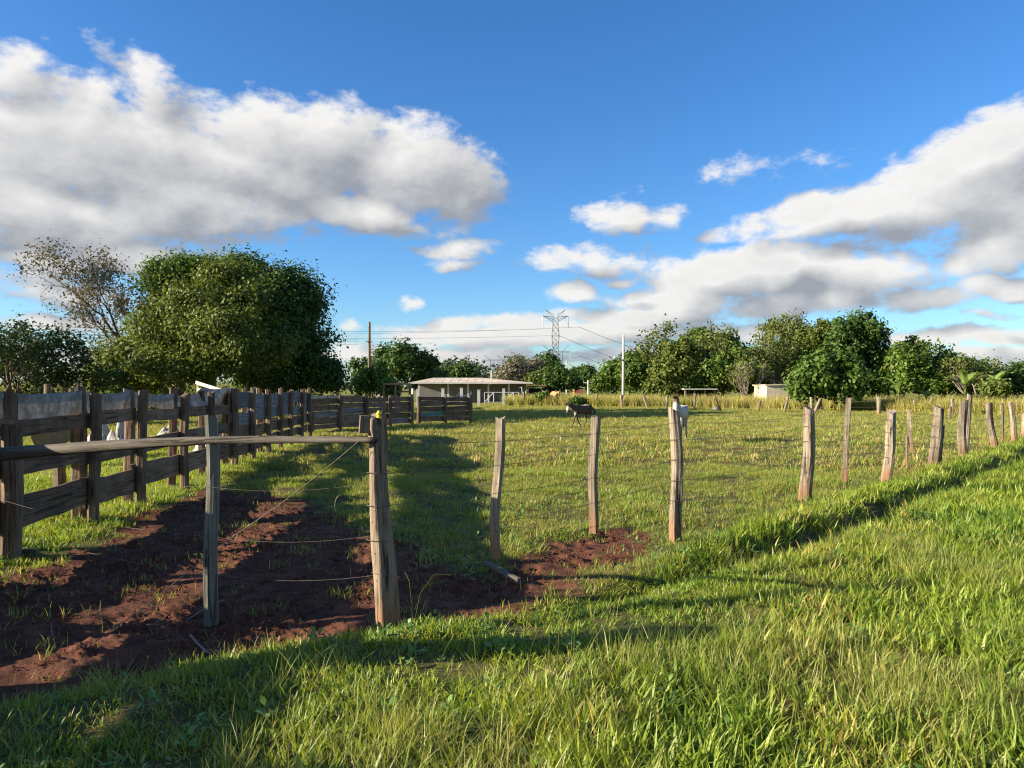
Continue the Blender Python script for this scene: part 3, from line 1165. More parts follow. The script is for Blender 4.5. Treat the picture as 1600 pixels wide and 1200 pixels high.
# --- wire fence with the leaning corner post
def build_wire_fence():
    fx, fy = FENCE0
    root = empty('wire_fence', (fx, fy, 0), 0, 'wire fence of weathered posts and hanging droppers running away from the crooked corner post', 'fence')

    def P(x, y, z):
        return (x - fx, y - fy, z)
    # the crooked corner post, built ring by ring after its outline in the photograph
    rows = [(1004, 588, 626), (985, 588, 627), (950, 586, 625), (900, 583, 621), (850, 580, 616), (800, 578, 610), (760, 577, 606), (720, 577, 604),
            (695, 577, 605), (680, 575, 606), (670, 572, 605), (655, 573, 604), (648, 577, 602)]
    V, Fc = [], []
    ns = 28
    sub = []
    for (y0, l0, r0), (y1, l1, r1) in zip(rows, rows[1:]):
        k_ = max(2, int(abs(y0 - y1) / 9))
        for i in range(k_):
            t = i / k_
            sub.append((y0 + (y1 - y0) * t, l0 + (l1 - l0) * t, r0 + (r1 - r0) * t))
    sub.append(rows[-1])
    Yp = fy
    zb = hz(fx, fy)
    for i, (py, l, r) in enumerate(sub):
        z = EYE + (HZ - py) / F * Yp
        if i == 0:
            z = -.2
        cx = ((l + r) / 2 - CX) / F * Yp - fx
        hw = (r - l) / 2 / F * Yp
        for j in range(ns):
            a = 2 * PI * j / ns
            # wedge section: a narrow face to the left, a broad one turned away to the right
            rot = R(40) + R(7) * math.sin(z * 3.1 + .5) + (R(-14) if z < .55 else 0) * sstep(.75, .35, z)
            ca, sa = math.cos(a - rot), math.sin(a - rot)
            q = (abs(ca / .98) ** 5 + abs(sa / .80) ** 5) ** -.2
            q *= .90 * (1 + .02 * math.sin(7 * a + z * 2.0) + .015 * math.sin(13 * a + z * 3))
            # a long split down the left face
            dl = (a - 3.9 - .25 * math.sin(z * 2.2) + PI) % (2 * PI) - PI
            q -= .20 * math.exp(-(dl / .13) ** 2) * (1 if z > .45 else .35)
            dl2 = (a - 5.0 - .2 * math.sin(z * 1.7 + 2) + PI) % (2 * PI) - PI
            q -= .08 * math.exp(-(dl2 / .08) ** 2)
            zt = z
            if i == len(sub) - 1:
                zt = z + .03 * math.sin(a + .6) + PR.uniform(-.01, .01)
            V.append((cx + hw * q * math.cos(a), hw * 1.05 * q * math.sin(a), zt))
    nr = len(sub)
    for i in range(nr - 1):
        for j in range(ns):
            a, b = i * ns + j, i * ns + (j + 1) % ns
            Fc.append((a, b, b + ns, a + ns))
    V.append((((rows[-1][1] + rows[-1][2]) / 2 - CX) / F * Yp - fx, 0, EYE + (HZ - 650) / F * Yp))
    for j in range(ns):
        Fc.append(((nr - 1) * ns + j, (nr - 1) * ns + (j + 1) % ns, len(V) - 1))
    me = bpy.data.meshes.new('corner_post')
    me.from_pydata(V, [], Fc)
    me.materials.append(M_corner)
    me.polygons.foreach_set('use_smooth', np.ones(len(me.polygons), bool))
    cp = bpy.data.objects.new('corner_post', me)
    cp.parent = root
    COL.objects.link(cp)
    cp['label'] = 'thick crooked corner post with a split face and notched top'
    # block left standing at the notched top, on the left
    mb = MB()
    c = at(572, 663, Yp - .01) - Vector((fx, fy, 0))
    mb.box(c, (.085, .11, .115), Matrix.Rotation(.25, 3, 'Z') @ Matrix.Rotation(.06, 3, 'Y'))
    mb.build('notch_block', M_corner, cp)
    # electric fence insulators
    mb = MB()
    c = at(592, 652, Yp - .03) - Vector((fx, fy, 0))
    mb.lathe([(.010, -.01), (.019, -.008), (.020, .004), (.012, .008), (.012, .016), (.020, .020), (.019, .030), (.011, .033), (.010, .042), (.004, .045)], 14, c)
    o = mb.build('insulator', M_yellow, cp, True)
    o['label'] = 'yellow insulator on the post top'
    mb = MB()
    c = at(602, 660, Yp + .03) - Vector((fx, fy, 0))
    mb.lathe([(.006, -.022), (.018, -.016), (.021, 0), (.018, .014), (.008, .020), (.006, .03)], 12, c)
    o = mb.build('insulator', M_red, cp, True)
    o['label'] = 'red insulator beside the yellow one'

    tops = [Vector((fx, fy, 0))]
    posts = [  # base px, base py, top px, top py, width px at base, width px at top, square
        (1057, 846, 1052, 640, 20, 16, False), (1261, 786, 1261, 637, 19, 15, False), (1384, 754, 1391, 643, 17, 14, True),
        (1458, 733, 1466, 636, 17, 13, False), (1504, 715, 1507, 627, 13, 12, True), (1552, 703, 1547, 630, 12, 10, False),
        (1585, 692, 1581, 628, 8, 7, False), (1625, 680, 1622, 628, 8, 7, False)]
    allp = [(fx, fy, 1.5)]
    for (bx, by, tx, ty, wb, wt, sq) in posts:
        x, y = gp(bx, by)
        zt = EYE + (HZ - ty) / F * y
        zb = hz(x, y)
        lx = (tx - bx) / F * y / zt
        rough_post('post', M_post, zt - zb, wb / F * y, wt / F * y, PR, root, P(x, y, zb), (lx, PR.uniform(-.03, .03)), 16 if not sq else 12, 14, sq, .035, PR.uniform(-.65, -.5) if sq else None, .25, .026)
        allp.append((x, y, zt))
    # a second post leaning against the fifth one
    x, y = gp(1509, 714)
    rough_post('post', M_post, 1.52, .12, .12, PR, root, P(x + .1, y + .14, 0), (.045, 0), 12, 8, False, .04)
    # post whose top is spliced behind the fourth post
    x, y = gp(1466, 733)
    rough_post('post', M_postdark, .86, .13, .1, PR, root, P(x + .06, y + .08, .05), (.05, 0), 10, 6)
    # short stub at the picture's edge of the line
    x, y = gp(1600, 683)
    rough_post('post', M_post, .85, .14, .14, PR, root, P(x, y, 0), (0, 0), 10, 6)

    def on_line(px):
        u = (px - CX) / F
        for (ax, ay, az_), (bx, by, bz) in zip(allp, allp[1:]):
            den = (bx - ax) - u * (by - ay)
            t = (u * ay - ax) / den
            if 0 <= t <= 1:
                return ax + t * (bx - ax), ay + t * (by - ay)
    for (px0, yb, px1, yt, w, mat) in ((776, 872, 781, 652, 12, M_post), (929, 833, 928, 650, 12, M_post), (1317, 752, 1328, 622, 8, M_post), (1423, 706, 1421, 640, 5, M_post)):
        x, y = on_line((px0 + px1) / 2)
        y += .0
        zb = EYE + (HZ - yb) / F * y
        zt = EYE + (HZ - yt) / F * y
        wd = w / F * y
        o = rough_post('dropper', mat, zt - zb, wd, wd * 1.02, PR, root, P(x + (px0 - (px0 + px1) / 2) / F * y, y, zb), ((px1 - px0) / F * y / (zt - zb), 0), 8, 9, True, .004, PR.uniform(-.55, -.4), 0)
    # strands
    for hgt in (.40, .62, .85, 1.07, 1.26):
        pts = [P(x, y, min(hgt, zt - .06) + .06) for (x, y, zt) in allp]
        pts = [(p[0] + .0, p[1] - .05, p[2]) for p in pts]
        mb = MB()
        path = []
        for a, b in zip(pts, pts[1:]):
            a, b = Vector(a), Vector(b)
            for i in range(7):
                t = i / 7
                q = a.lerp(b, t)
                q.z -= .05 * 4 * t * (1 - t) + PR.uniform(-.004, .004)
                path.append(q)
        path.append(Vector(pts[-1]))
        mb.tube(path, .0018, 4)
        # barbs
        for a, b in zip(path, path[1:]):
            for s in range(4):
                p = a.lerp(b, (s + .5) / 4)
                mb.bar(p + Vector((-.006, 0, -.014)), p + Vector((.006, 0, .014)), .0014, 3)
        mb.build('wire', M_wire, root)
    # wire wrapped round the posts
    for (x, y, zt) in allp[:5]:
        for hgt in (.46, .68, .91, 1.13):
            mb = MB()
            z = min(hgt, zt - .05)
            r = .092 if y < 6 else .095
            ox = 0
            if y < 6:
                ox = ((592 if z > .5 else 600) - CX) / F * y - x
                r = .082
            mb.tube([(x - fx + ox + r * math.cos(a * PI / 6), y - fy + r * math.sin(a * PI / 6), z + .006 * math.sin(a)) for a in range(13)], .0026, 4)
            mb.build('wire_tie', M_wire, root)


build_wire_fence()


# --- rail fence that runs from the corner post to the left
def build_pole_fence():
    x0, y0 = gp(333, 962, .03)
    root = empty('pole_fence', (x0, y0, 0), 0, 'grey pole rail on a thin stake and an old thick post beside the corner post', 'fence')

    def loc(v):
        return Vector(v) - Vector((x0, y0, 0))
    zt = EYE + (HZ - 651) / F * y0
    o = rough_post('stake', M_stake, zt, .098, .086, PR, root, (0, 0, 0), (-.022, 0), 10, 14, True, .012, .2, .03)
    o['label'] = 'thin grey stake hung from the rail'
    # rail
    pts = []
    for (px, py, Y, r) in ((588, 688, 4.98, .026), (520, 687, 5.10, .030), (430, 687, 5.3, .033), (330, 688, 5.50, .037), (240, 692, 5.72, .046), (120, 700, 6.02, .058), (0, 710, 6.35, .068), (-120, 722, 6.7, .072)):
        pts.append((at(px, py, Y), r))
    a = pts[0][0]
    b = pts[-1][0]
    L = (b - a).length
    d = (b - a).normalized()
    yv = Vector((0, 0, 1)).cross(d).normalized()
    zv = d.cross(yv)
    Mr = Matrix((d, yv, zv)).transposed()
    mb = MB()
    lp, lr = [], []
    for i in range(len(pts) - 1):
        for s in range(5):
            t = s / 5
            lp.append(pts[i][0].lerp(pts[i + 1][0], t))
            lr.append((pts[i][1] * (1 - t) + pts[i + 1][1] * t) * PR.uniform(.74, .88))
    lp.append(b)
    lr.append(pts[-1][1])
    mb.tube([Mr.transposed() @ (p - a) for p in lp], lr, 12)
    r = mb.build('rail', M_pole, root, True)
    M4 = Mr.to_4x4()
    M4.translation = a - Vector((x0, y0, 0))
    r.matrix_basis = M4
    # old thick post at the left
    bx, by = gp(17, 872)
    zt = EYE + (HZ - 664) / F * by
    o = rough_post('post', M_postdark, zt, .19, .175, PR, root, loc((bx, by, 0)), (.03, 0), 12, 10, True, .02, .35)
    o['label'] = 'short thick post with a sunlit foot'
    # brace wire from the corner post down to the soil
    p = [at(560, 690, 5.0), at(345, 850, 5.5), at(100, 1036, 4.72)]
    sag_wire('brace_wire', M_wire, p, .0032, root, .03, 8)
    for z in (.35, .62, .98):
        sag_wire('wire', M_wire, [(FENCE0[0], FENCE0[1], z + .1), (x0, y0 - .05, z), (bx, by - .1, z - .03), (bx - 3, by + .9, z - .05)], .0011, root, .05, 8)
    # loose end of wire curling off the brace
    c = at(535, 792, 6.4)
    sag_wire('wire', M_wire, [c + Vector((.085 * math.cos(a * .35) * (1 - .03 * a), 0, .085 * math.sin(a * .35) * (1 + .04 * a))) for a in range(5, 16)], .0026, root, 0, 2)


build_pole_fence()


# --- plank fence of the corral on the left


POST_Y = [2.15, 3.55, 4.9, 6.3, 7.72, 9.4, 10.9, 12.8, 14.4, 16.0, 17.6, 19.2, 20.8, 22.4, 24.0, 25.6]


def build_plank_fence():
    ox, oy = fence_x(7.7), 7.7
    root = empty('plank_fence', (ox, oy, 0), 0, 'long dark plank corral fence on the left with square posts', 'fence')

    def loc(x, y, z):
        return (x - ox, y - oy, z)
    for i, Y in enumerate(POST_Y):
        x = fence_x(Y)
        zb = hz(x, Y)
        if Y != 7.72:
            rough_post('post', M_postdark, PR.uniform(1.3, 1.36) if Y < 5 else PR.uniform(1.58, 1.70), PR.uniform(.12, .15), PR.uniform(.11, .14), PR, root, loc(x + .06, Y, zb), (PR.uniform(-.02, .02), PR.uniform(-.02, .02)), 12, 7, True, .02, .1 + PR.uniform(-.1, .1))
        if i < 12:
            w = PR.uniform(.17, .21) if i in (4, 5) else PR.uniform(.12, .15)
            dx, dy = -.20, .12
            rough_post('post', M_postdark, PR.uniform(1.62, 1.71) if Y > 4.5 else 1.3, w, w * .97, PR, root, loc(x + dx, Y + dy, hz(x + dx, Y + dy)), (PR.uniform(-.015, .015), 0), 12, 8, True, .02, .1 + PR.uniform(-.1, .1))
    gx = fence_x(3.72)
    o = rough_post('gate_post', M_postdark, 1.97, .40, .36, PR, root, loc(gx + .2, 3.72, hz(gx, 3.72)), (0, 0), 14, 9, False, .04)
    o['label'] = 'very thick tall post near the close end of the plank fence'
    for i, (a, b) in enumerate(zip(POST_Y, POST_Y[1:])):
        if b < 17:
            rows = [(.23, .56, M_plank), (.755, .965, M_plank), (1.20, 1.375, M_plank)]
        else:
            rows = [(.22, .46, M_plank), (.55, .83, M_plank), (.88, 1.16, M_plankgrey), (1.22, 1.58, M_plankgrey)]
        if a < 3:
            rows = [(.13, .57, M_plank), (.62, 1.0, M_plank), (1.03, 1.3, M_plank)]
        for lo, hi, mt in rows:
            j = PR.uniform(-.03, .03)
            xa, xb = fence_x(a) - .045, fence_x(b) - .045
            plank('plank', mt, (xa, a - .06 + PR.uniform(-.03, .03), (lo + hi) / 2 + j), (xb, b + .055 + PR.uniform(-.03, .03), (lo + hi) / 2 + j + PR.uniform(-.03, .03)), hi - lo, .035, PR, root, 5, PR.uniform(-.04, .04))


build_plank_fence()


def sheet(name, mat, grid, label, cat, group=None):
    """cloth from a grid of world points, with a real thickness"""
    nr, nc = len(grid), len(grid[0])
    o0 = Vector(grid[0][0])
    o0.z = 0
    V = [tuple(Vector(p) - o0) for row in grid for p in row]
    Fc = [(i * nc + j, i * nc + j + 1, (i + 1) * nc + j + 1, (i + 1) * nc + j) for i in range(nr - 1) for j in range(nc - 1)]
    me = bpy.data.meshes.new(name)
    me.from_pydata(V, [], Fc)
    me.materials.append(mat)
    me.polygons.foreach_set('use_smooth', np.ones(len(me.polygons), bool))
    o = bpy.data.objects.new(name, me)
    o.location = o0
    COL.objects.link(o)
    md = o.modifiers.new('cloth_thickness', 'SOLIDIFY')
    md.thickness = .004
    return tag(o, label, cat, group)


def build_tarps():
    # long sheet hung along the top of the plank fence
    cols = []
    n = 96
    for i in range(n + 1):
        Y = 4.9 + (13.6 - 4.9) * i / n
        # sag between posts
        t = 0
        for a, b in zip(POST_Y, POST_Y[1:]):
            if a <= Y <= b:
                t = (Y - a) / (b - a)
        sagv = .055 * 4 * t * (1 - t) * (.4 + .6 * abs(math.sin(Y * .7)))
        dropend = .10 * max(0, (Y - 11.5) / 2)
        top = 1.665 - sagv - dropend
        bot = 1.37 + .03 * math.sin(Y * 1.3) - .02 * math.sin(Y * 3.1)
        x = fence_x(Y) - .125 + .012 * math.sin(Y * 2.3) + .004 * math.sin(Y * 6.1)
        col = []
        for k_ in range(8):
            s = k_ / 7
            z = top + (bot - top) * s
            col.append((x + .016 * math.sin(s * 3.1) * math.sin(Y * 3.7) + .005 * math.sin(s * 9 + Y * 5), Y, z))
        col.insert(0, (x - .05, Y, top - .015))
        col.insert(0, (x - .075, Y, top - .09))
        cols.append(col)
    sheet('fence_tarp', M_tarp, cols, 'long dirty white tarp stretched along the top of the plank fence', 'tarp')
    # torn end, blown up over the fence further on
    cols = []
    for i in range(29):
        s = i / 28
        Y = 13.2 + 3.6 * s
        col = []
        for k_ in range(9):
            q = k_ / 8
            top = 1.50 + .20 * math.sin(s * 2.4)
            x = fence_x(Y) - .15 - .10 * math.sin(q * 4 + s * 6) - .05 * math.sin(s * 17 + q * 5)
            z = top - q * (.28 + .22 * math.sin(s * PI) + .04 * math.sin(s * 23)) + .02 * math.sin(s * 19 + q * 7)
            col.append((x, Y + .05 * math.sin(q * 6 + s * 9), z))
        cols.append(col)
    sheet('torn_tarp', M_tarp, cols, 'torn grey white tarp billowing over the plank fence beyond the long sheet', 'tarp')
    # ragged piece hanging below
    cols = []
    for i in range(15):
        s = i / 14
        Y = 15.2 + 1.5 * s
        cols.append([(fence_x(Y) - .35 - .12 * math.sin(q * .7 + s * 5), Y, 1.33 - .07 * q * (1.3 - .9 * s) - .05 * math.sin(s * 3)) for q in range(8)])
    sheet('ragged_sheet', M_scrap, cols, 'ragged pale sheet hanging in the sun between fence planks under the torn tarp', 'sheet')
    # tan and olive cloths behind the second bay
    for (ya, yb, mt, nm, lb, f) in ((5.0, 9.0, M_tarptan, 'tan_cloth', 'tan cloth slung behind the planks beside the widest post', .25), (9.15, 10.3, M_tarpgreen, 'olive_cloth', 'olive tarp slung behind the planks next to the tan cloth', .3)):
        cols = []
        for i in range(17):
            s = i / 16
            Y = ya + (yb - ya) * s
            cols.append([(fence_x(Y) - .5 - .1 * math.sin(q * .6 + s * 4) - .02 * math.sin(s * 21), Y, 1.30 - q / 9 * (.62 - f * max(0, s - .4 if ya < 6 else s) * (2.1 if ya < 6 else 1.3) - (.2 if ya < 6 else 0))) for q in range(10)])
        sheet(nm, mt, cols, lb, 'tarp')
    # crumpled sheets on the ground behind
    rr = random.Random(8)
    spots = [(158, 668, 18.5, .9, 'crumpled white sheet lying behind the second bay of the plank fence'), (186, 664, 18.0, .7, 'smaller white sheet leaning up behind the third fence post'),
             (268, 668, 24, .8, 'white sheet scrap on red earth beyond the fourth fence post'), (335, 648, 19.5, .8, 'pale crumpled sheet heaped behind the fence under the torn tarp')]
    for (px, py, Y, size, lb) in spots:
        c = at(px, py, Y)
        zb = hz(c.x, Y)
        n = 17
        grid = []
        hgt = max(.35, c.z + .18)
        for i in range(n):
            row = []
            for j in range(n):
                u, v = (i / (n - 1) - .5), (j / (n - 1) - .5)
                rad = math.hypot(u, v)
                z = hgt * max(0, 1 - 2.1 * rad) * (.6 + .6 * abs(math.sin(9 * u + 3 * v + px)) * abs(math.cos(11 * v - 4 * u))) + .05 * abs(math.sin(21 * u + 17 * v)) + .02
                row.append((c.x + u * size * 1.3 + rr.uniform(-.03, .03), Y + v * size + rr.uniform(-.03, .03), zb + z))
            grid.append(row)
        sheet('plastic_scrap', M_scrap, grid, lb, 'plastic sheet', 'white scraps behind the plank fence')


build_tarps()


def build_leaning_planks():
    root = empty('nailed_boards', at(308, 610, 17.8), 0, 'two pale new boards nailed together sticking up behind the plank fence', 'boards')
    rt = root.location.copy()

    def p(a, b, h, nm='plank'):
        plank(nm, M_plankpale, Vector(a), Vector(b), h, .03, PR, root, 3)
    p(at(307, 598, 17.8), at(348, 611, 17.2), .075)
    p(at(309, 599, 17.85), at(309, 640, 17.85), .06)
    p(at(309, 608, 17.85), at(345, 613, 17.3), .06)
    # pieces behind the fence: free standing posts of an inner pen
    for (px, py, Y, lb) in ((95, 660, 10.9, 'lone dark post standing behind the widest bay of the plank fence'), (73, 601, 16.0, 'pale stub post against the crop behind the plank fence')):
        c = at(px, py, Y)
        o = rough_post('post', M_postdark, c.z, .15, .14, PR, None, (c.x, Y, 0), (0, 0), 10, 7, True, .02)
        o.name = 'pen_post'
        tag(o, lb, 'post')


build_leaning_planks()


# --- back fence of the corral
def build_back_fence():
    A, B = Vector((*gp(487, 676), 0)), Vector((*gp(643, 664), 0))
    C2, D2 = Vector((*gp(655, 663), 0)), Vector((*gp(735, 659), 0))
    for (a, b, n, mt, lb, nm, tops) in ((A, B, 4, 0, 'dark solid plank corral fence across the back, its left stretch', 'corral_fence', 1.27), (C2, D2, 2, 1, 'dark corral fence stretch with one teal plank, right of the gap', 'corral_fence', 1.22)):
        root = empty(nm, a, 0, lb, 'fence', 'corral fences at the back')
        d = (b - a)
        for i in range(n + 1):
            p = a + d * (i / n)
            w = .22 if (mt and i == n) else PR.uniform(.14, .19)
            rough_post('post', M_postdark, tops + PR.uniform(.0, .12), w, w, PR, root, p - a, (PR.uniform(-.02, .02), 0), 10, 5, True, .02, .3)
        nr = d.cross(Vector((0, 0, 1))).normalized() * -.09
        for i in range(n):
            p, q = a + d * ((i + .02) / n) + nr, a + d * ((i + .98) / n) + nr
            z = .10
            r = 0
            while z < tops - .1:
                h = PR.uniform(.17, .27)
                gap = PR.choice((.008, .012, .02, .045))
                m_ = M_plank
                if mt and i == 0 and r == 1:
                    m_ = M_plankteal
                elif PR.random() < .2:
                    m_ = M_plankgrey
                jz = PR.uniform(-.015, .015)
                o = plank('plank', m_, p + Vector((0, 0, z + h / 2 + jz)), q + Vector((0, 0, z + h / 2 - jz)), h, .04, PR, root, 3)
                if m_ is M_plankteal:
                    o['label'] = 'faded teal plank'
                z += h + gap
                r += 1
    # cream boards catching the sun just behind the back fence
    root = empty('cream_fence', (*gp(470, 660), 0), 0, 'low cream board rail in the sun behind the dark corral fence', 'fence')
    a, b = at(468, 621, 40), at(556, 621, 42)
    plank('plank', M_plankpale, a, a.lerp(b, .47), .22, .04, PR, root, 3)
    plank('plank', M_plankpale, a.lerp(b, .49), b, .22, .04, PR, root, 3)
    for px, Y in ((478, 40.3), (512, 41.1), (548, 41.9)):
        c = at(px, 618, Y)
        rough_post('post', M_post, c.z, .13, .13, PR, root, Vector((c.x, Y + .12, 0)) - Vector(root.location), (0, 0), 8, 4, True)
    # loading chute
    root = empty('loading_chute', (*gp(632, 656), 0), 0, 'brown timber loading chute frame standing above the back corral fence', 'cattle chute')
    rl = Vector(root.location)
    for px, pt, Y in ((618, 599, 42), (640, 599, 42), (623, 600, 44.5), (641, 600, 44.5)):
        c = at(px, pt, Y)
        plank('post', M_chute, (c.x, Y, -.1), (c.x, Y, c.z), .11, .11, PR, root, 4)
    for (p, q, Y1, Y2) in (((598, 600), (642, 600), 41.9, 41.9), ((621, 612), (640, 612), 41.9, 41.9), ((618, 601), (623, 601), 42, 44.5), ((640, 601), (641, 601), 42, 44.5), ((598, 600), (623, 601), 44.6, 44.6)):
        plank('rail', M_chute, at(*p, Y1), at(*q, Y2), .09, .05, PR, root, 3)
    c = at(600, 600, 41.8)
    plank('post', M_chute, (c.x, 41.8, -.1), (c.x, 41.8, c.z), .1, .1, PR, root, 4)
    # white pipe at the gap
    c = at(645, 607, 37)
    mb = MB()
    mb.tube([(0, 0, -.1), (0, 0, c.z)], .06, 10)
    o = mb.build('pipe_post', M_white, None, True, (c.x, 37, 0))
    tag(o, 'white pipe post at the gap between the two dark corral fences', 'post')


build_back_fence()


# ------------------------------------------------------------------ trees
def leaf_cloud(rng, centers, normals, size, elong=1.7, jitter=.7):
    """one small folded leaf per centre"""
    n = len(centers)
    nrm = normals + rng.normal(0, jitter, (n, 3))
    nrm /= np.linalg.norm(nrm, axis=1, keepdims=True) + 1e-9
    a = rng.normal(0, 1, (n, 3))
    a[:, 2] -= .5
    u = a - nrm * np.sum(a * nrm, 1, keepdims=True)
    u /= np.linalg.norm(u, axis=1, keepdims=True) + 1e-9
    w = np.cross(nrm, u)
    s = size * rng.uniform(.6, 1.3, (n, 1))
    L, W = s * elong / 2, s / 2
    V = np.stack([centers - u * L, centers + w * W - nrm * s * .12, centers + u * L, centers - w * W - nrm * s * .12], 1).reshape(-1, 3)
    Fq = np.arange(n * 4).reshape(-1, 4)
    return V, Fq


def crown_points(rng, blobs, n, per, csize, shell=.5):
    """leaf positions in clumps through a union of lobes, thicker towards their outsides"""
    B = np.array(blobs, float)
    wgt = (B[:, 3] * B[:, 4] + B[:, 4] * B[:, 5] + B[:, 3] * B[:, 5]) ** 1.0
    wgt /= wgt.sum()
    nc = max(1, n // per)
    bi = rng.choice(len(B), nc, p=wgt)
    d = rng.normal(0, 1, (nc, 3))
    d /= np.linalg.norm(d, axis=1, keepdims=True)
    rad = shell + (1 - shell) * rng.uniform(0, 1, nc) ** .6
    ph = bi * 2.17
    lump = 1 + .18 * np.sin(d[:, 0] * 5 + ph) * np.sin(d[:, 1] * 4 + ph * 1.3) + .12 * np.sin(d[:, 2] * 6 + ph * 2 + d[:, 0] * 4)
    c = B[bi, :3] + d * B[bi, 3:6] * (rad * lump)[:, None]
    cc = np.repeat(c, per, 0)
    dd = np.repeat(d, per, 0)
    cs = np.repeat(csize * rng.uniform(.5, 1.4, nc), per)
    off = rng.normal(0, .5, cc.shape) * cs[:, None]
    P = cc + off
    N = dd * .8 + off / (cs[:, None] + 1e-6) * .5 + np.array([0, 0, .55])
    return P, N


def tree_mesh_trunk(mb, rng, blobs, h0, r0, lean=(0, 0), fork=.35):
    B = np.array(blobs, float)
    top = np.average(B[:, :3], 0, B[:, 3])
    fz = h0
    f = Vector((lean[0] * fz, lean[1] * fz, fz))
    pts = [Vector((0, 0, -.3)), Vector((0, 0, 0)), f * .5 + Vector((rng.uniform(-.1, .1), 0, 0)), f]
    mb.tube(pts, [r0 * 1.35, r0 * 1.15, r0 * .9, r0 * .8], 9)
    for b in blobs:
        c = Vector(b[:3])
        m = f.lerp(c, .5) + Vector((rng.uniform(-.3, .3), rng.uniform(-.3, .3), rng.uniform(0, .3))) * b[3] * .3
        mb.tube([f - Vector((0, 0, .1)), m, c], [r0 * .55, r0 * .38, r0 * .15], 6)
        for q in range(5):
            d = Vector((rng.normal(0, 1), rng.normal(0, 1), rng.normal(.4, 1))).normalized()
            e = c + Vector((d.x * b[3], d.y * b[4], d.z * b[5])) * .85
            s = m.lerp(c, rng.uniform(.2, 1))
            mb.tube([s, s.lerp(e, .5) + Vector((0, 0, .1 * b[5])), e], [r0 * .22, r0 * .13, r0 * .04], 5)


def dense_tree(name, label, lobes, Y, leafmat_, leaf, n, seed, group=None, trunk_px=None, bark=None, depth=1.0, per=14, csize=.45, trunk_r=None, shell=.5, cat='tree', jitter=.7, pbase=None):
    """lobes: (column, row, half width, half height) in photo pixels at distance Y, with an optional depth offset in metres"""
    rng = np.random.RandomState(seed)
    s = Y / F
    allx = [l[0] for l in lobes]
    tx = trunk_px if trunk_px is not None else sum(allx) / len(allx)
    x0 = (tx - CX) * s
    z0 = hz(x0, Y)
    root = empty(name, (x0, Y, z0), 0, label, cat, group)
    blobs = []
    for l in lobes:
        dz = l[4] if len(l) > 4 else rng.uniform(-.5, .5) * l[2] * s
        blobs.append(((l[0] - CX) * s - x0, dz, EYE + (HZ - l[1]) * s - z0, l[2] * s, l[2] * s * depth, l[3] * s))
    full = []
    for b in blobs:
        full.append((b[0], b[1], b[2], b[3] * .74, b[4] * .74, b[5] * .74))
        for q in range(9):
            d = rng.normal(0, 1, 3)
            d[2] = abs(d[2]) * .9 - .25
            d[1] -= .5
            d /= np.linalg.norm(d)
            f = rng.uniform(.24, .46)
            full.append((b[0] + d[0] * b[3] * .78, b[1] + d[1] * b[4] * .78, b[2] + d[2] * b[5] * .78, b[3] * f, b[4] * f, b[5] * f))
    zlow = min(b[2] - b[5] for b in blobs)
    zmid = np.average([b[2] for b in blobs])
    H = max(b[2] + b[5] for b in blobs)
    tr = trunk_r or .035 * H
    mb = MB()
    tree_mesh_trunk(mb, rng, blobs, max(.25 * H, min(zlow + .2, .4 * H)), tr)
    mb.build('trunk', bark or M_bark, root, True)
    P, N = crown_points(rng, full, int(n * 1.05), per * 4, csize * 1.45, shell)
    keep = P[:, 2] > .15
    P, N = P[keep], N[keep]
    V, Fq = leaf_cloud(rng, P, N, leaf, jitter=jitter)
    mesh_np('crown', V, Fq, np.full(len(Fq), 4), leafmat_, root)
    return root


def grow(mb, tips, rng, p, d, L, r, depth, spread, up, ratio=.72, kids=(2, 3), curl=.25, minr=.004):
    pts, rad = [p], [r]
    n = 4
    for i in range(n):
        d = (d + Vector((rng.normal(0, curl), rng.normal(0, curl), rng.normal(0, curl) + up * .15))).normalized()
        p = p + d * (L / n)
        pts.append(p)
        rad.append(max(minr, r * (1 - .4 * (i + 1) / n)))
    mb.tube(pts, rad, 6 if r > .05 else 4, False)
    if depth == 0:
        tips.append((pts[-1], d, L))
        tips.append((pts[2], d, L))
        return
    nk = rng.randint(kids[0], kids[1] + 1)
    for i in range(nk):
        ax = Vector(rng.normal(0, 1, 3)).normalized()
        perp = (ax - d * ax.dot(d)).normalized()
        an = spread * rng.uniform(.6, 1.3)
        nd = (d * math.cos(an) + perp * math.sin(an) + Vector((0, 0, up * .25))).normalized()
        start = pts[-1] if i == 0 else pts[rng.randint(2, n + 1)]
        grow(mb, tips, rng, start, nd, L * ratio * rng.uniform(.8, 1.15), r * .58, depth - 1, spread, up, ratio, kids, curl, minr)


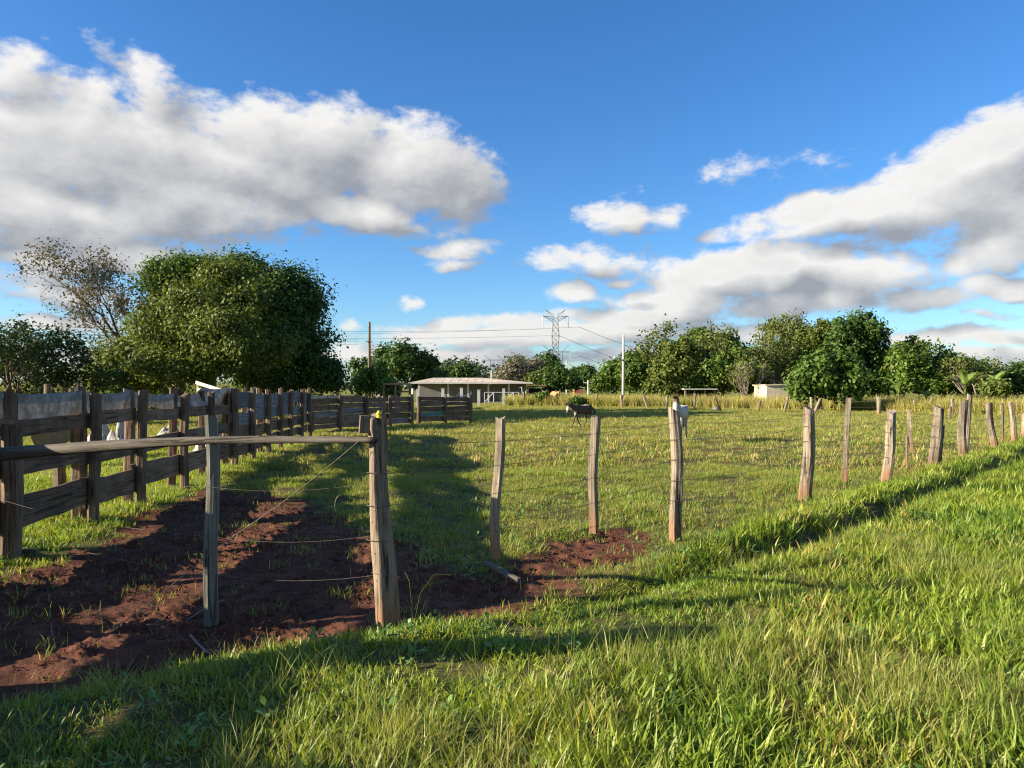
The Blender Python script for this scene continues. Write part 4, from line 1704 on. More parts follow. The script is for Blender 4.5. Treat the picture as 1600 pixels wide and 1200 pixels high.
def open_tree(name, label, px, Y, ptop, seed, leafmat_, leaf, per_tip, csize, stems=1, spread=.55, up=.5, depth=5, lean=(0, 0, 1), bark=None, group=None, r0=None, ratio=.74, kids=(2, 3), first=.28, pbase=None, cat='tree', leafdrop=0.0, minr=.006, curl=.2, widen=1.0):
    """branching tree whose limbs show through its leaves"""
    rng = np.random.RandomState(seed)
    s = Y / F
    x0 = (px - CX) * s
    z0 = hz(x0, Y)
    Htot = EYE + (HZ - ptop) * s - z0
    root = empty(name, (x0, Y, z0), 0, label, cat, group)
    mb, tips = MB(), []
    r0 = r0 or .028 * Htot
    for i in range(stems):
        dv = Vector(lean) if stems == 1 else Vector((rng.normal(0, .35) + lean[0], rng.normal(0, .3) + lean[1], 1))
        grow(mb, tips, rng, Vector((0, 0, -.2)), dv.normalized(), Htot * first, r0, depth, spread, up, ratio, kids, curl, minr)
    top = max(t[0].z for t in tips)
    k_ = Htot / max(top, .1)
    mb.v = [Vector((v.x * k_ * widen, v.y * k_ * widen, v.z * k_ if v.z > 0 else v.z)) for v in mb.v]
    tips = [(Vector((t[0].x * k_ * widen, t[0].y * k_ * widen, t[0].z * k_)), t[1], t[2]) for t in tips]
    mb.build('trunk', bark or M_bark, root, True)
    T = np.array([tuple(t[0]) for t in tips])
    if leafdrop:
        T = T[rng.uniform(0, 1, len(T)) > leafdrop]
    cc = np.repeat(T, per_tip, 0)
    off = rng.normal(0, csize, cc.shape)
    P = cc + off
    N = off / csize * .4 + np.array([0, 0, .7])
    V, Fq = leaf_cloud(rng, P, N, leaf)
    mesh_np('crown', V, Fq, np.full(len(Fq), 4), leafmat_, root)
    return root


def build_trees():
    gl = 'trees behind the plank fence'
    # big group left
    dense_tree('broad_tree', 'big dark round tree, right half of the large clump on the left', [(395, 455, 70, 52, 1), (440, 470, 62, 62, 0), (430, 530, 92, 70, 0), (485, 545, 48, 50, -.5), (370, 520, 70, 70, 1), (500, 590, 36, 30, 0), (430, 590, 80, 34, -.5)],
               45, M_leaf_mango, .135, 90000, 21, gl, 430, csize=.5)
    dense_tree('broad_tree', 'mid green flat crowned tree in the left clump beside the bare brown tree', [(290, 425, 62, 28, 2), (250, 440, 48, 34, 1.5), (330, 420, 42, 26, 2.5), (250, 490, 44, 40, 1)],
               49, M_leaf_mid, .13, 32000, 22, gl, 280, csize=.45)
    dense_tree('olive_tree', 'olive green tree in front of the left clump with pale branches showing', [(370, 470, 56, 46, 0), (320, 500, 62, 52, -.6), (270, 520, 52, 50, -.4), (385, 545, 78, 56, -1.2), (250, 565, 62, 42, -.8), (320, 580, 74, 36, -1.5), (208, 565, 48, 38, 0), (190, 592, 48, 24, -.5), (345, 435, 40, 26, .5)],
               40, M_leaf_olive, .115, 50000, 23, gl, 330, csize=.42, bark=M_barkgrey, shell=.4)
    open_tree('bare_brown_tree', 'thin half bare tree with brown leaves leaning out left of the large clump', 282, 47, 386, 31, M_leaf_dead, .11, 16, .36, 1, .56, .30, 6, (-.30, 0, 1), M_bark, gl, .17, .78, (2, 3), .26, leafdrop=.1, widen=.98)
    open_tree('bare_brown_tree', 'second thin brown leaved tree, lower and further left than the tall one', 245, 46, 425, 37, M_leaf_dead, .12, 9, .34, 1, .56, .15, 6, (-.6, 0, 1), M_bark, gl, .13, .78, (2, 3), .28, leafdrop=.3)
    open_tree('small_tree', 'small dark leafy tree above the plank fence at the far left', 52, 34, 500, 41, M_leaf_dark, .105, 9, .25, 2, .6, .25, 5, (-.1, 0, 1), M_bark, gl, .10, .74, (2, 3), .3)
    open_tree('small_tree', 'dark leafy tree cut by the left edge of the view', -35, 33, 505, 42, M_leaf_dark, .105, 9, .25, 2, .6, .2, 5, (0, 0, 1), M_bark, gl, .10, .74, (2, 3), .3)
    open_tree('small_tree', 'small leaning tree with a curved stem between far left tree and large clump', 142, 35, 535, 43, M_leaf_dark, .11, 9, .22, 1, .6, .2, 5, (-.35, 0, 1), M_bark, gl, .09, .74, (2, 3), .34)
    dense_tree('shrub', 'low round shrub at the foot of the olive tree', [(180, 592, 34, 20), (215, 596, 30, 18)], 44, M_leaf_mid, .12, 6000, 44, None, 195, cat='shrub')
    # middle
    dense_tree('round_tree', 'wide dark tree behind the dark utility pole', [(600, 575, 44, 32), (640, 572, 42, 36), (620, 558, 30, 20), (568, 590, 26, 26), (665, 592, 28, 24)], 98, M_leaf_mango, .27, 18000, 51, None, 615, csize=.5)
    dense_tree('round_tree', 'small dark tree at the right end of the one behind the utility pole', [(684, 588, 16, 14), (672, 594, 14, 12)], 104, M_leaf_mango, .26, 3500, 52, None, 680, csize=.4)
    dense_tree('round_tree', 'dark round tree just above the left part of the white shed roof', [(716, 584, 20, 17), (734, 586, 16, 14)], 112, M_leaf_mango, .26, 4500, 53, None, 722)
    dense_tree('shrub', 'pale green shrub growing inside the corral below the dark utility pole', [(588, 594, 22, 20), (568, 604, 18, 14), (600, 604, 14, 14)], 44, M_leaf_bright, .13, 2600, 54, None, 585, csize=.3, cat='shrub', trunk_r=.05, shell=.2)
    dense_tree('shrub', 'low pale shrub in front of the loading chute', [(612, 608, 13, 10), (604, 613, 12, 8)], 42.8, M_leaf_bright, .11, 1300, 55, None, 609, csize=.22, cat='shrub', trunk_r=.03, shell=.2)
    open_tree('grey_tree', 'leafless grey tree above the right end of the white shed', 806, 150, 560, 56, M_leaf_grey, .34, 8, .7, 3, .5, .4, 5, (0, 0, 1), M_barkgrey, None, .2, .76, (2, 3), .26, widen=.75)
    open_tree('grey_tree', 'second grey twiggy tree beside the leafless one', 832, 155, 566, 57, M_leaf_grey, .34, 8, .7, 3, .5, .4, 5, (0, 0, 1), M_barkgrey, None, .2, .76, (2, 3), .26, widen=.75)
    open_tree('pine_tree', 'dark layered pine above the grey trees, under the pylon', 836, 190, 556, 58, M_leaf_mango, .5, 24, .9, 1, .8, .1, 4, (0, 0, 1), M_bark, None, .3, .66, (3, 4), .34)
    dense_tree('round_tree', 'pale olive tree under the pylon', [(858, 592, 24, 16), (838, 596, 16, 12)], 128, M_leaf_olive, .3, 4500, 59, None, 855, shell=.35)
    dense_tree('round_tree', 'dark leafy tree under the pylon with spiky top', [(872, 594, 22, 18), (885, 598, 16, 16), (862, 602, 14, 12)], 96, M_leaf_mango, .24, 5000, 60, None, 872)
    dense_tree('round_tree', 'dark dome shaped tree between pylon and white lamp pole', [(908, 592, 22, 20), (922, 597, 13, 15), (893, 598, 14, 14)], 116, M_leaf_mango, .26, 6500, 61, None, 908)
    # right clump
    g = 'trees beyond the tall yellow grass'
    dense_tree('round_tree', 'dark green tree behind the white lamp pole', [(985, 585, 40, 30), (960, 594, 30, 24), (1012, 590, 30, 28), (985, 570, 26, 18), (945, 602, 18, 14)], 88, M_leaf_mid, .24, 16000, 62, g, 985, csize=.5)
    open_tree('feathery_tree', 'thin tree with feathery tufts at the left end of the right clump', 1074, 76, 503, 63, M_leaf_olive, .20, 22, .34, 2, .5, .7, 4, (-.05, 0, 1), M_barkgrey, g, .13, .74, (2, 3), .30, leafdrop=.2)
    dense_tree('olive_tree', 'olive leaved tree below the feathery one', [(1050, 575, 30, 40, -1), (1058, 550, 26, 30, 0), (1040, 600, 28, 24, -1)], 74, M_leaf_olive, .20, 9000, 64, g, 1052, csize=.4, shell=.35, bark=M_barkgrey)
    dense_tree('round_tree', 'dark domed tree right of the feathery one', [(1105, 545, 46, 36), (1085, 565, 40, 40), (1125, 560, 32, 34), (1100, 595, 46, 30), (1140, 585, 26, 30)], 84, M_leaf_mid, .24, 17000, 65, g, 1100, csize=.5)
    dense_tree('small_tree', 'bright green low tree in front of the dark dome', [(1125, 578, 32, 22, -.5), (1150, 590, 30, 24, 0), (1110, 598, 24, 18, 0), (1155, 562, 24, 18, 1)], 73, M_leaf_bright, .21, 8500, 66, g, 1130, csize=.42)
    open_tree('bare_bush', 'brown bare bush with upright twigs in the middle of the right clump', 1165, 70, 552, 67, M_leaf_olive, .14, 3, .3, 6, .32, .7, 4, (0, 0, 1), M_barkgrey, g, .06, .76, (2, 3), .30, minr=.014)
    open_tree('grey_tree', 'grey many stemmed tree right of the brown bare bush', 1232, 78, 520, 68, M_leaf_olive, .18, 9, .34, 6, .34, .65, 4, (-.1, 0, 1), M_barkgrey, g, .09, .76, (2, 3), .30, minr=.02)
    open_tree('feathery_tree', 'tall thin tree with flat tufts showing above the grey many stemmed tree', 1222, 84, 495, 69, M_leaf_olive, .21, 24, .36, 3, .42, .5, 4, (0, 0, 1), M_barkgrey, g, .12, .74, (2, 3), .34, leafdrop=.35)
    dense_tree('round_tree', 'dark low tree behind the brown bare bush', [(1190, 575, 36, 34, 2), (1180, 598, 40, 22, 1), (1230, 590, 36, 26, 2)], 86, M_leaf_mid, .24, 10000, 70, g, 1190, csize=.5)
    dense_tree('round_tree', 'olive brown tree left against the biggest tree of the right clump', [(1262, 548, 30, 34, 0), (1285, 535, 28, 30, 0), (1250, 575, 28, 28, 0)], 80, M_leaf_olive, .22, 9000, 71, g, 1265, csize=.45, shell=.35)
    dense_tree('round_tree', 'tallest and darkest round tree of the right clump', [(1325, 520, 40, 32), (1345, 545, 44, 44), (1310, 560, 40, 44), (1365, 570, 26, 34), (1330, 595, 50, 28)], 79, M_leaf_mango, .24, 24000, 72, g, 1330, csize=.55)
    dense_tree('broadleaf_tree', 'bushy large leaved tree standing forward at the far fence', [(1275, 598, 34, 30), (1305, 590, 34, 32), (1255, 605, 26, 24), (1320, 612, 30, 24), (1285, 570, 26, 18)], 55, M_leaf_mid, .21, 15000, 73, g, 1283, csize=.36, trunk_r=.13)
    dense_tree('round_tree', 'mid green tree right of the tallest dark one', [(1405, 570, 34, 34), (1425, 560, 32, 30), (1395, 598, 36, 24), (1440, 590, 28, 28)], 76, M_leaf_bright, .22, 13000, 74, g, 1410, csize=.48)
    dense_tree('round_tree', 'dark green tree between mid green tree and banana plants', [(1470, 572, 34, 30), (1490, 585, 30, 28), (1455, 598, 34, 22), (1505, 600, 22, 20)], 77, M_leaf_mid, .23, 12000, 75, g, 1475, csize=.48)
    open_tree('grey_tree', 'thin grey twiggy tree behind the tall banana plant', 1522, 72, 560, 76, M_leaf_olive, .16, 7, .3, 4, .4, .6, 4, (0, 0, 1), M_barkgrey, g, .06, .74, (2, 3), .3, minr=.012)
    dense_tree('round_tree', 'dark brownish tree at the right edge beyond the fence', [(1580, 598, 26, 20), (1610, 592, 34, 22), (1565, 606, 18, 14), (1640, 596, 40, 24)], 78, M_leaf_mango, .22, 10000, 77, g, 1590, csize=.45)
    dense_tree('shrub', 'leafy green shrub behind the fence below the rightmost banana plant', [(1552, 612, 18, 15), (1545, 624, 14, 12), (1562, 622, 12, 12)], 54, M_leaf_olive, .14, 3500, 78, None, 1552, csize=.25, cat='shrub', trunk_r=.04)
    dense_tree('shrub', 'small dark shrub in front of the tall grass near the shed', [(850, 620, 10, 9), (845, 626, 8, 6)], 71, M_leaf_mid, .15, 1200, 79, None, 848, csize=.2, cat='shrub', trunk_r=.03)
    dense_tree('shrub', 'dark shrub right behind the walking foal', [(900, 629, 9, 8), (910, 630, 8, 6)], 62, M_leaf_mid, .14, 1300, 80, None, 903, csize=.2, cat='shrub', trunk_r=.03)
    dense_tree('round_tree', 'dark tree filling the gap behind the brown bare bush, left of the grey stems', [(1160, 568, 36, 32), (1145, 590, 34, 26), (1185, 592, 36, 26)], 96, M_leaf_mango, .26, 8000, 101, g, 1160, csize=.5)
    dense_tree('round_tree', 'dark low tree in the gap right behind the tallest dark tree', [(1388, 582, 32, 32), (1375, 600, 34, 20)], 92, M_leaf_mango, .26, 6500, 102, g, 1388, csize=.5)
    dense_tree('round_tree', 'low dark tree behind the banana plants', [(1530, 592, 36, 24), (1500, 600, 34, 18), (1560, 598, 30, 18)], 92, M_leaf_mid, .26, 6500, 103, g, 1530, csize=.5)
    # far wood on the horizon
    rng = np.random.RandomState(90)
    blobs = []
    for i in range(64):
        px = rng.uniform(690, 860) if i < 26 else rng.uniform(-80, 1700)
        Y = rng.uniform(300, 420) if i < 26 else rng.uniform(420, 560)
        top = (568 + 8 * math.sin(px * .05) + rng.uniform(-4, 6)) if i < 26 else rng.uniform(590, 598)
        z = EYE + (HZ - top) * Y / F
        blobs.append(((px - CX) * Y / F, Y, z * .5, rng.uniform(8, 13) if i < 26 else rng.uniform(14, 26), 8, z * .52))
    P, N = crown_points(rng, blobs, 42000, 10, 1.2, .6)
    V, Fq = leaf_cloud(rng, P, N, 1.0, 1.3)
    o = mesh_np('far_wood', V, Fq, np.full(len(Fq), 4), M_leaf_far)
    tag(o, 'far off wood along the horizon', None, None, 'stuff')


build_trees()


def banana(name, label, px, pbase, ptop, Y, seed, nleaf, dry=False):
    rng = np.random.RandomState(seed)
    s = Y / F
    x0 = (px - CX) * s
    z0 = hz(x0, Y)
    H = EYE + (HZ - ptop) * s - z0
    root = empty(name, (x0, Y, z0), 0, label, 'banana plant', 'banana plants at the edge of the trees')
    mb = MB()
    hs = H * .5
    mb.tube([(0, 0, -.1), (.02, 0, hs * .5), (0, 0, hs)], [.13, .11, .08], 8)
    mb.build('trunk', M_leaf_olive, root, True)
    for i in range(nleaf):
        a = 2 * PI * i / nleaf + rng.uniform(-.3, .3)
        L = H * rng.uniform(.5, .72)
        el0 = rng.uniform(.7, 1.45)
        n = 9
        V, Fc = [], []
        p = Vector((0, 0, hs * .95))
        side = Vector((-math.sin(a), math.cos(a), 0))
        el = el0
        for j in range(n + 1):
            t = j / n
            w = .27 * math.sin(PI * min(1, .08 + t * .92)) ** .6 * (H / 3.5)
            fr = .03 if j % 2 else -.03
            d = Vector((math.cos(a) * math.cos(el), math.sin(a) * math.cos(el), math.sin(el)))
            nn = side.cross(d)
            V += [tuple(p + side * (w + fr) - nn * .08), tuple(p), tuple(p - side * (w - fr) - nn * .08)]
            p = p + d * (L / n)
            el -= (el0 + rng.uniform(.2, .8)) / n * (.4 + 1.2 * t)
        for j in range(n):
            b = j * 3
            Fc += [(b, b + 1, b + 4, b + 3), (b + 1, b + 2, b + 5, b + 4)]
        me = bpy.data.meshes.new('leaf')
        me.from_pydata(V, [], Fc)
        me.materials.append(M_leaf_dead if (dry and i % 3 == 0) else M_leaf_banana)
        o = bpy.data.objects.new('leaf', me)
        o.parent = root
        COL.objects.link(o)


banana('banana_plant', 'small pale banana plant at the foot of the mid green tree', 1404, 622, 586, 58, 1, 7)
banana('banana_plant', 'low banana plant with hanging leaves left of the tall one', 1448, 622, 604, 56, 2, 7)
banana('banana_plant', 'tall banana plant with a dry stem and drooping brown leaves', 1508, 625, 572, 56, 3, 11, True)
banana('banana_plant', 'banana plant with upright yellow green leaves, furthest right', 1556, 620, 573, 58, 4, 8)


# ------------------------------------------------------------------ buildings
def build_shed():
    Y = 84.0
    s = Y / F
    x0, x1 = (645 - CX) * s, (826 - CX) * s
    L = x1 - x0
    root = empty('white_shed', (x0, Y, 0), 0, 'long low white farm shed with a pale sheet roof behind the corral', 'shed')
    ez, rzv, D = EYE + 7.5 * s, EYE + 15.8 * s, 7.0
    # walls
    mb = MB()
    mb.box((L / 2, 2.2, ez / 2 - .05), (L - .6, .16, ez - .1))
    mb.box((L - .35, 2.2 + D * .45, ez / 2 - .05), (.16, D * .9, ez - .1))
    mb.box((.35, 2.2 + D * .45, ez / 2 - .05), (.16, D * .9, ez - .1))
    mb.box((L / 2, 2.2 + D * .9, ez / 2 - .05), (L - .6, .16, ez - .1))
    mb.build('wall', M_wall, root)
    for px in (654, 700, 731, 763, 795):
        mb = MB()
        xx = (px - 645) * s
        mb.box((xx, .35, ez / 2 - .06), (.18, .18, ez - .12))
        mb.build('column', M_concrete, root)
    # hipped roof in sheets
    rid0, rid1 = 1.9, L - 5.4
    ym = D * .55
    mb = MB()
    n = 15

    def ridge(x):
        return (min(max(x, rid0), rid1), ym, rzv)
    for i in range(n):
        xa, xb = -.4 + (L + .8) * i / n + .02, -.4 + (L + .8) * (i + 1) / n - .02
        a, b = (xa, -.35, ez), (xb, -.35, ez)
        c, d = ridge(xb), ridge(xa)
        p = MB()
        up = Vector((0, 0, .05))
        for v in (a, b, c, d):
            p.v.append(Vector(v))
        for v in (a, b, c, d):
            p.v.append(Vector(v) + up)
        p.f = [[0, 3, 2, 1], [4, 5, 6, 7], [0, 1, 5, 4], [1, 2, 6, 5], [2, 3, 7, 6], [3, 0, 4, 7]]
        p.build('roof_sheet', M_roof, root)
    for (pa, pb, pc, pd) in (((L + .4, -.35, ez), (L + .4, D + 1.4, ez), (rid1, ym + .03, rzv), (rid1, ym, rzv)), ((-.4, D + 1.4, ez), (-.4, -.35, ez), (rid0, ym, rzv), (rid0, ym + .03, rzv)),
                             ((L + .4, D + 1.4, ez), (-.4, D + 1.4, ez), (rid0, ym + .04, rzv), (rid1, ym + .04, rzv))):
        p = MB()
        for v in (pa, pb, pc, pd):
            p.v.append(Vector(v))
        for v in (pa, pb, pc, pd):
            p.v.append(Vector(v) + Vector((0, 0, .05)))
        p.f = [[0, 3, 2, 1], [4, 5, 6, 7], [0, 1, 5, 4], [1, 2, 6, 5], [2, 3, 7, 6], [3, 0, 4, 7]]
        p.build('roof_sheet', M_roof, root)
    mb = MB()
    mb.box((L / 2, -.40, ez + .0), (L + .9, .05, .16))
    mb.build('eave_board', M_white, root)
    # white posts of a pen in front
    g = 'white pen posts in front of the shed'
    for px, pt, Yp, lb in ((653, 609, 66, 'white pen post left of the dark corral fence top'), (692, 608, 66, 'white pen post above the middle of the teal plank fence'), (721, 607, 67, 'white pen post above the right end of the corral fence'), (748, 610, 67, 'white pen post just right of the corral fence end'), (787, 608, 72, 'white pen post within the white gate')):
        c = at(px, pt, Yp)
        o = MB().box((0, 0, c.z / 2 - .1), (.26, .2, c.z + .2)).box((0, 0, c.z + .03), (.30, .24, .06)).build('pen_post', M_white, None, False, (c.x, Yp, 0))
        tag(o, lb, 'post', g)
    # gate of white bars
    Yg = 74
    c = at(757, 632, Yg)
    root = empty('bar_gate', (c.x, Yg, 0), 0, 'white pipe gate with diagonal braces in front of the shed', 'gate')
    sg = Yg / F
    W = 54 * sg
    h = 1.25

    def bar(a, b, r=.04):
        MB().bar(a, b, r, 6).build('bar', M_white, root)
    for xx in (0, W * .27, W * .55, W * .84, W):
        bar((xx, 0, 0 if xx in (0, W) else .28), (xx, 0, h))
    bar((0, 0, h), (W, 0, h))
    bar((0, 0, .28), (W, 0, .28))
    bar((0, 0, .28), (W * .27, 0, h))
    bar((W * .55, 0, .28), (W * .84, 0, h))
    bar((W * 1.12, .1, 0), (W * 1.2, .1, h + .15))
    bar((W * 1.12, .1, 0), (W * 1.08, .1, h + .55))
    bar((W, .1, h + .45), (W * 1.1, .1, h + .5), .025)
    # pipe frame at the corral corner
    root = empty('white_railing', (*gp(725, 655), 0), 0, 'small white pipe frame poking above the right end of the corral fence', 'pipe frame')
    rl = Vector(root.location)
    q = [(713, 619), (718, 613), (716, 619), (733, 618), (735, 612), (729, 612)]
    Yq = 42
    pts = [at(a, b, Yq) - rl for a, b in q]
    MB().tube(pts, .035, 6).build('bar', M_white, root)
    c = at(736, 612, Yq) - rl
    MB().bar((c.x, c.y, -.1), c, .045, 6).build('bar', M_white, root)
    # pale wall behind the shrub
    Yw = 58
    a = at(585, 600, Yw)
    root = empty('pale_outbuilding', (a.x, Yw, 0), 0, 'pale cream outbuilding wall behind the shrub in the corral', 'outbuilding')
    wd = 32 * Yw / F
    MB().box((wd / 2, .1, a.z / 2), (wd, .2, a.z)).box((.1, 1.6, a.z / 2), (.2, 2.8, a.z)).box((wd - .1, 1.6, a.z / 2), (.2, 2.8, a.z)).build('wall', M_cream, root)
    MB().box((wd / 2, 1.4, a.z + .05), (wd + .5, 3.6, .08)).build('roof', M_roof, root)


build_shed()


def build_small_buildings():
    # lean-to in the right clump
    Y = 71
    a, b = at(1069, 608, Y), at(1118, 608, Y)
    root = empty('lean_to', (a.x, Y, 0), 0, 'low open lean-to with a thin pale roof under the right clump of trees', 'shed')
    W = b.x - a.x
    MB().box((W / 2, 1.3, a.z), (W + .2, 3.2, .10)).build('roof', M_white, root)
    for xx in (.1, W * .33, W * .66, W - .1):
        MB().box((xx, .0, a.z / 2 - .04), (.14, .14, a.z - .08)).build('post', M_post, root)
    MB().box((W / 2, 2.8, a.z / 2 - .05), (W, .12, a.z - .1)).build('wall', M_dark, root)
    MB().box((W * .82, 1.2, .55), (W * .28, 1.0, 1.1)).build('brick_bin', M_brick, root)
    # cream wall
    Y = 66
    a = at(1198, 602, Y)
    root = empty('cream_outbuilding', (a.x, Y, 0), 0, 'cream plastered outbuilding half hidden by the bushy large leaved tree', 'outbuilding')
    W = 40 * Y / F
    mb = MB()
    mb.box((W / 2, .1, a.z / 2), (W, .2, a.z)).box((.1, 1.7, a.z / 2), (.2, 3.0, a.z)).box((W - .1, 1.7, a.z / 2), (.2, 3.0, a.z)).box((W / 2, 3.3, a.z / 2), (W, .2, a.z))
    mb.build('wall', M_cream, root)
    MB().box((W / 2, 1.7, a.z + .05), (W + .3, 3.7, .09), Matrix.Rotation(R(-1.5), 3, 'Y')).build('roof', M_roof, root)
    # house roof far behind
    Y = 110
    a = at(898, 602, Y)
    root = empty('far_house', (a.x, Y, 0), 0, 'small house with a pale lean roof far behind the tall grass', 'house')
    sW = Y / F
    MB().box((6.5 * sW, 1.5, .75), (14 * sW, 3, 1.5)).build('wall', M_brick, root)
    r = MB()
    for v in ((-.4, -.4, a.z + .1), (15 * sW, -.4, EYE - 1 * sW), (15 * sW, 3.4, EYE - 1 * sW), (-.4, 3.4, a.z + .1)):
        r.v.append(Vector(v))
    for v in list(r.v):
        r.v.append(v + Vector((0, 0, .1)))
    r.f = [[0, 3, 2, 1], [4, 5, 6, 7], [0, 1, 5, 4], [1, 2, 6, 5], [2, 3, 7, 6], [3, 0, 4, 7]]
    r.build('roof', M_white, root)
    # low brown shed right of the white one
    Y = 92
    a = at(826, 602, Y)
    root = empty('brown_shed', (a.x, Y, 0), 0, 'low brown shed with a rusty roof at the right end of the white shed', 'shed')
    sW = Y / F
    MB().box((14 * sW, 1.5, .8), (28 * sW, 2.6, 1.6)).build('wall', M_dark, root)
    MB().box((13 * sW, 1.4, 1.95), (31 * sW, 3.4, .10), Matrix.Rotation(R(2.0), 3, 'X')).build('roof', M_rust, root)


build_small_buildings()


# ------------------------------------------------------------------ far fence, poles, pylons
def build_far_fence():
    x, y = gp(820, 634)
    root = empty('far_fence', (x, y, 0), 0, 'line of small pale fence posts along the tall yellow grass', 'fence')
    rl = Vector(root.location)
    P = [  # base px, base py, top px, top py, width px, material
        (819, 634, 819, 613, 4, M_postdark), (872, 634, 873, 616, 4, M_postdark), (905, 632, 906, 617, 3, M_postdark), (933, 635, 933, 616, 4, M_post), (971, 636, 972, 616, 5, M_post), (1012, 638, 1005, 618, 4, M_post),
        (1043, 640, 1043, 617, 4, M_post), (1085, 641, 1086, 615, 4, M_post), (1184, 643, 1188, 627, 4, M_post), (1225, 644, 1231, 620, 4, M_post), (1268, 645, 1268, 621, 5, M_post),
        (1271, 647, 1282, 622, 4, M_post), (1373, 648, 1373, 621, 6, M_post), (1428, 644, 1429, 624, 4, M_post), (1488, 648, 1488, 625, 5, M_post), (1484, 655, 1485, 636, 4, M_postdark),
        (1568, 690, 1565, 629, 4, M_post), (1418, 732, 1417, 684, 5, M_post)]
    tops = []
    for (bx, by, tx, ty, w, mt) in P:
        x, y = gp(bx, by)
        zt = EYE + (HZ - ty) / F * y
        rough_post('post', mt, zt, w / F * y, w / F * y, PR, root, Vector((x, y, hz(x, y))) - rl, ((tx - bx) / F * y / zt, 0), 8, 5, False, .02)
        if w != 3 and by < 650 and (tx, ty) != (1282, 622):
            tops.append((x, y, zt))
    tops.sort()
    for f in (.45, .8):
        sag_wire('wire', M_wire, [(x, y - .05, zt * f) for x, y, zt in tops], .006, root, .05, 4)
    # fallen leaning pole
    a, b = Vector((*gp(1126, 642), .05)), at(1117, 621, 55.0)
    o = MB().tube([Vector((0, 0, 0)), (b - a) * .5, b - a], [.075, .07, .06], 7).build('leaning_pole', M_postdark, None, True, a)
    tag(o, 'dark pole leaning out of the fence line towards the field', 'pole')
    x, y = gp(1119, 641)
    mb = MB().lathe([(.02, -.05), (.26, .0), (.3, .1), (.2, .22), (.05, .27)], 9)
    for v in mb.v:
        v.x *= 1 + .2 * math.sin(v.y * 9)
    o = mb.build('pale_stone', M_wall, None, True, (x, y, hz(x, y)))
    tag(o, 'pale stone at the foot of the dark leaning pole', 'stone')


build_far_fence()


def build_poles():
    # dark wooden utility pole
    c = at(577, 503, 72)
    root = empty('utility_pole', (c.x, 72, 0), 0, 'dark wooden utility pole in front of the wide dark tree', 'utility pole')
    MB().tube([(0, 0, -.3), (0, 0, c.z)], [.17, .12], 9).build('pole', M_postdark, root, True)
    MB().bar((0, -.1, c.z - .4), (0, -.3, c.z - .15), .05, 6).build('insulator', M_white, root)
    MB().bar((-.3, -.14, c.z - 1.9), (.3, -.14, c.z - 1.9), .05, 6).build('bracket', M_rust, root)
    # white concrete pole with a lamp
    c = at(974, 523, 77)
    root = empty('lamp_pole', (c.x, 77, 0), 0, 'tall white concrete pole with a small lamp arm above the tall grass', 'utility pole')
    MB().tube([(0, 0, -.3), (0, 0, c.z)], [.17, .11], 9).build('pole', M_concrete, root, True)
    l = at(961, 559, 76.7) - Vector(root.location)
    z1 = at(974, 564, 77).z
    MB().tube([(0, -.1, z1), (l.x * .5, -.2, z1 + .22), (l.x, l.y, l.z)], .035, 6).build('arm', M_steel, root, True)
    MB().lathe([(.05, -.07), (.17, -.05), (.19, .02), (.1, .1), (.03, .13)], 9, l).build('lamp_head', M_white, root, True)
    # far small poles
    for px, pt, Y, lb in ((885, 563, 170, 'thin far utility pole right of the pylon'), (919, 594, 108, 'short pale pole in front of the dark dome shaped tree'), (768, 579, 120, 'thin white pole above the shed roof'), (929, 575, 190, 'thin far pole above the dome shaped tree')):
        c = at(px, pt, Y)
        o = MB().tube([(0, 0, -.3), (0, 0, c.z)], [.16, .12], 7).box((0, 0, c.z - .35), (1.4, .12, .12)).build('distant_pole', M_concrete, None, False, (c.x, Y, 0))
        tag(o, lb, 'utility pole', 'far utility poles')


build_poles()


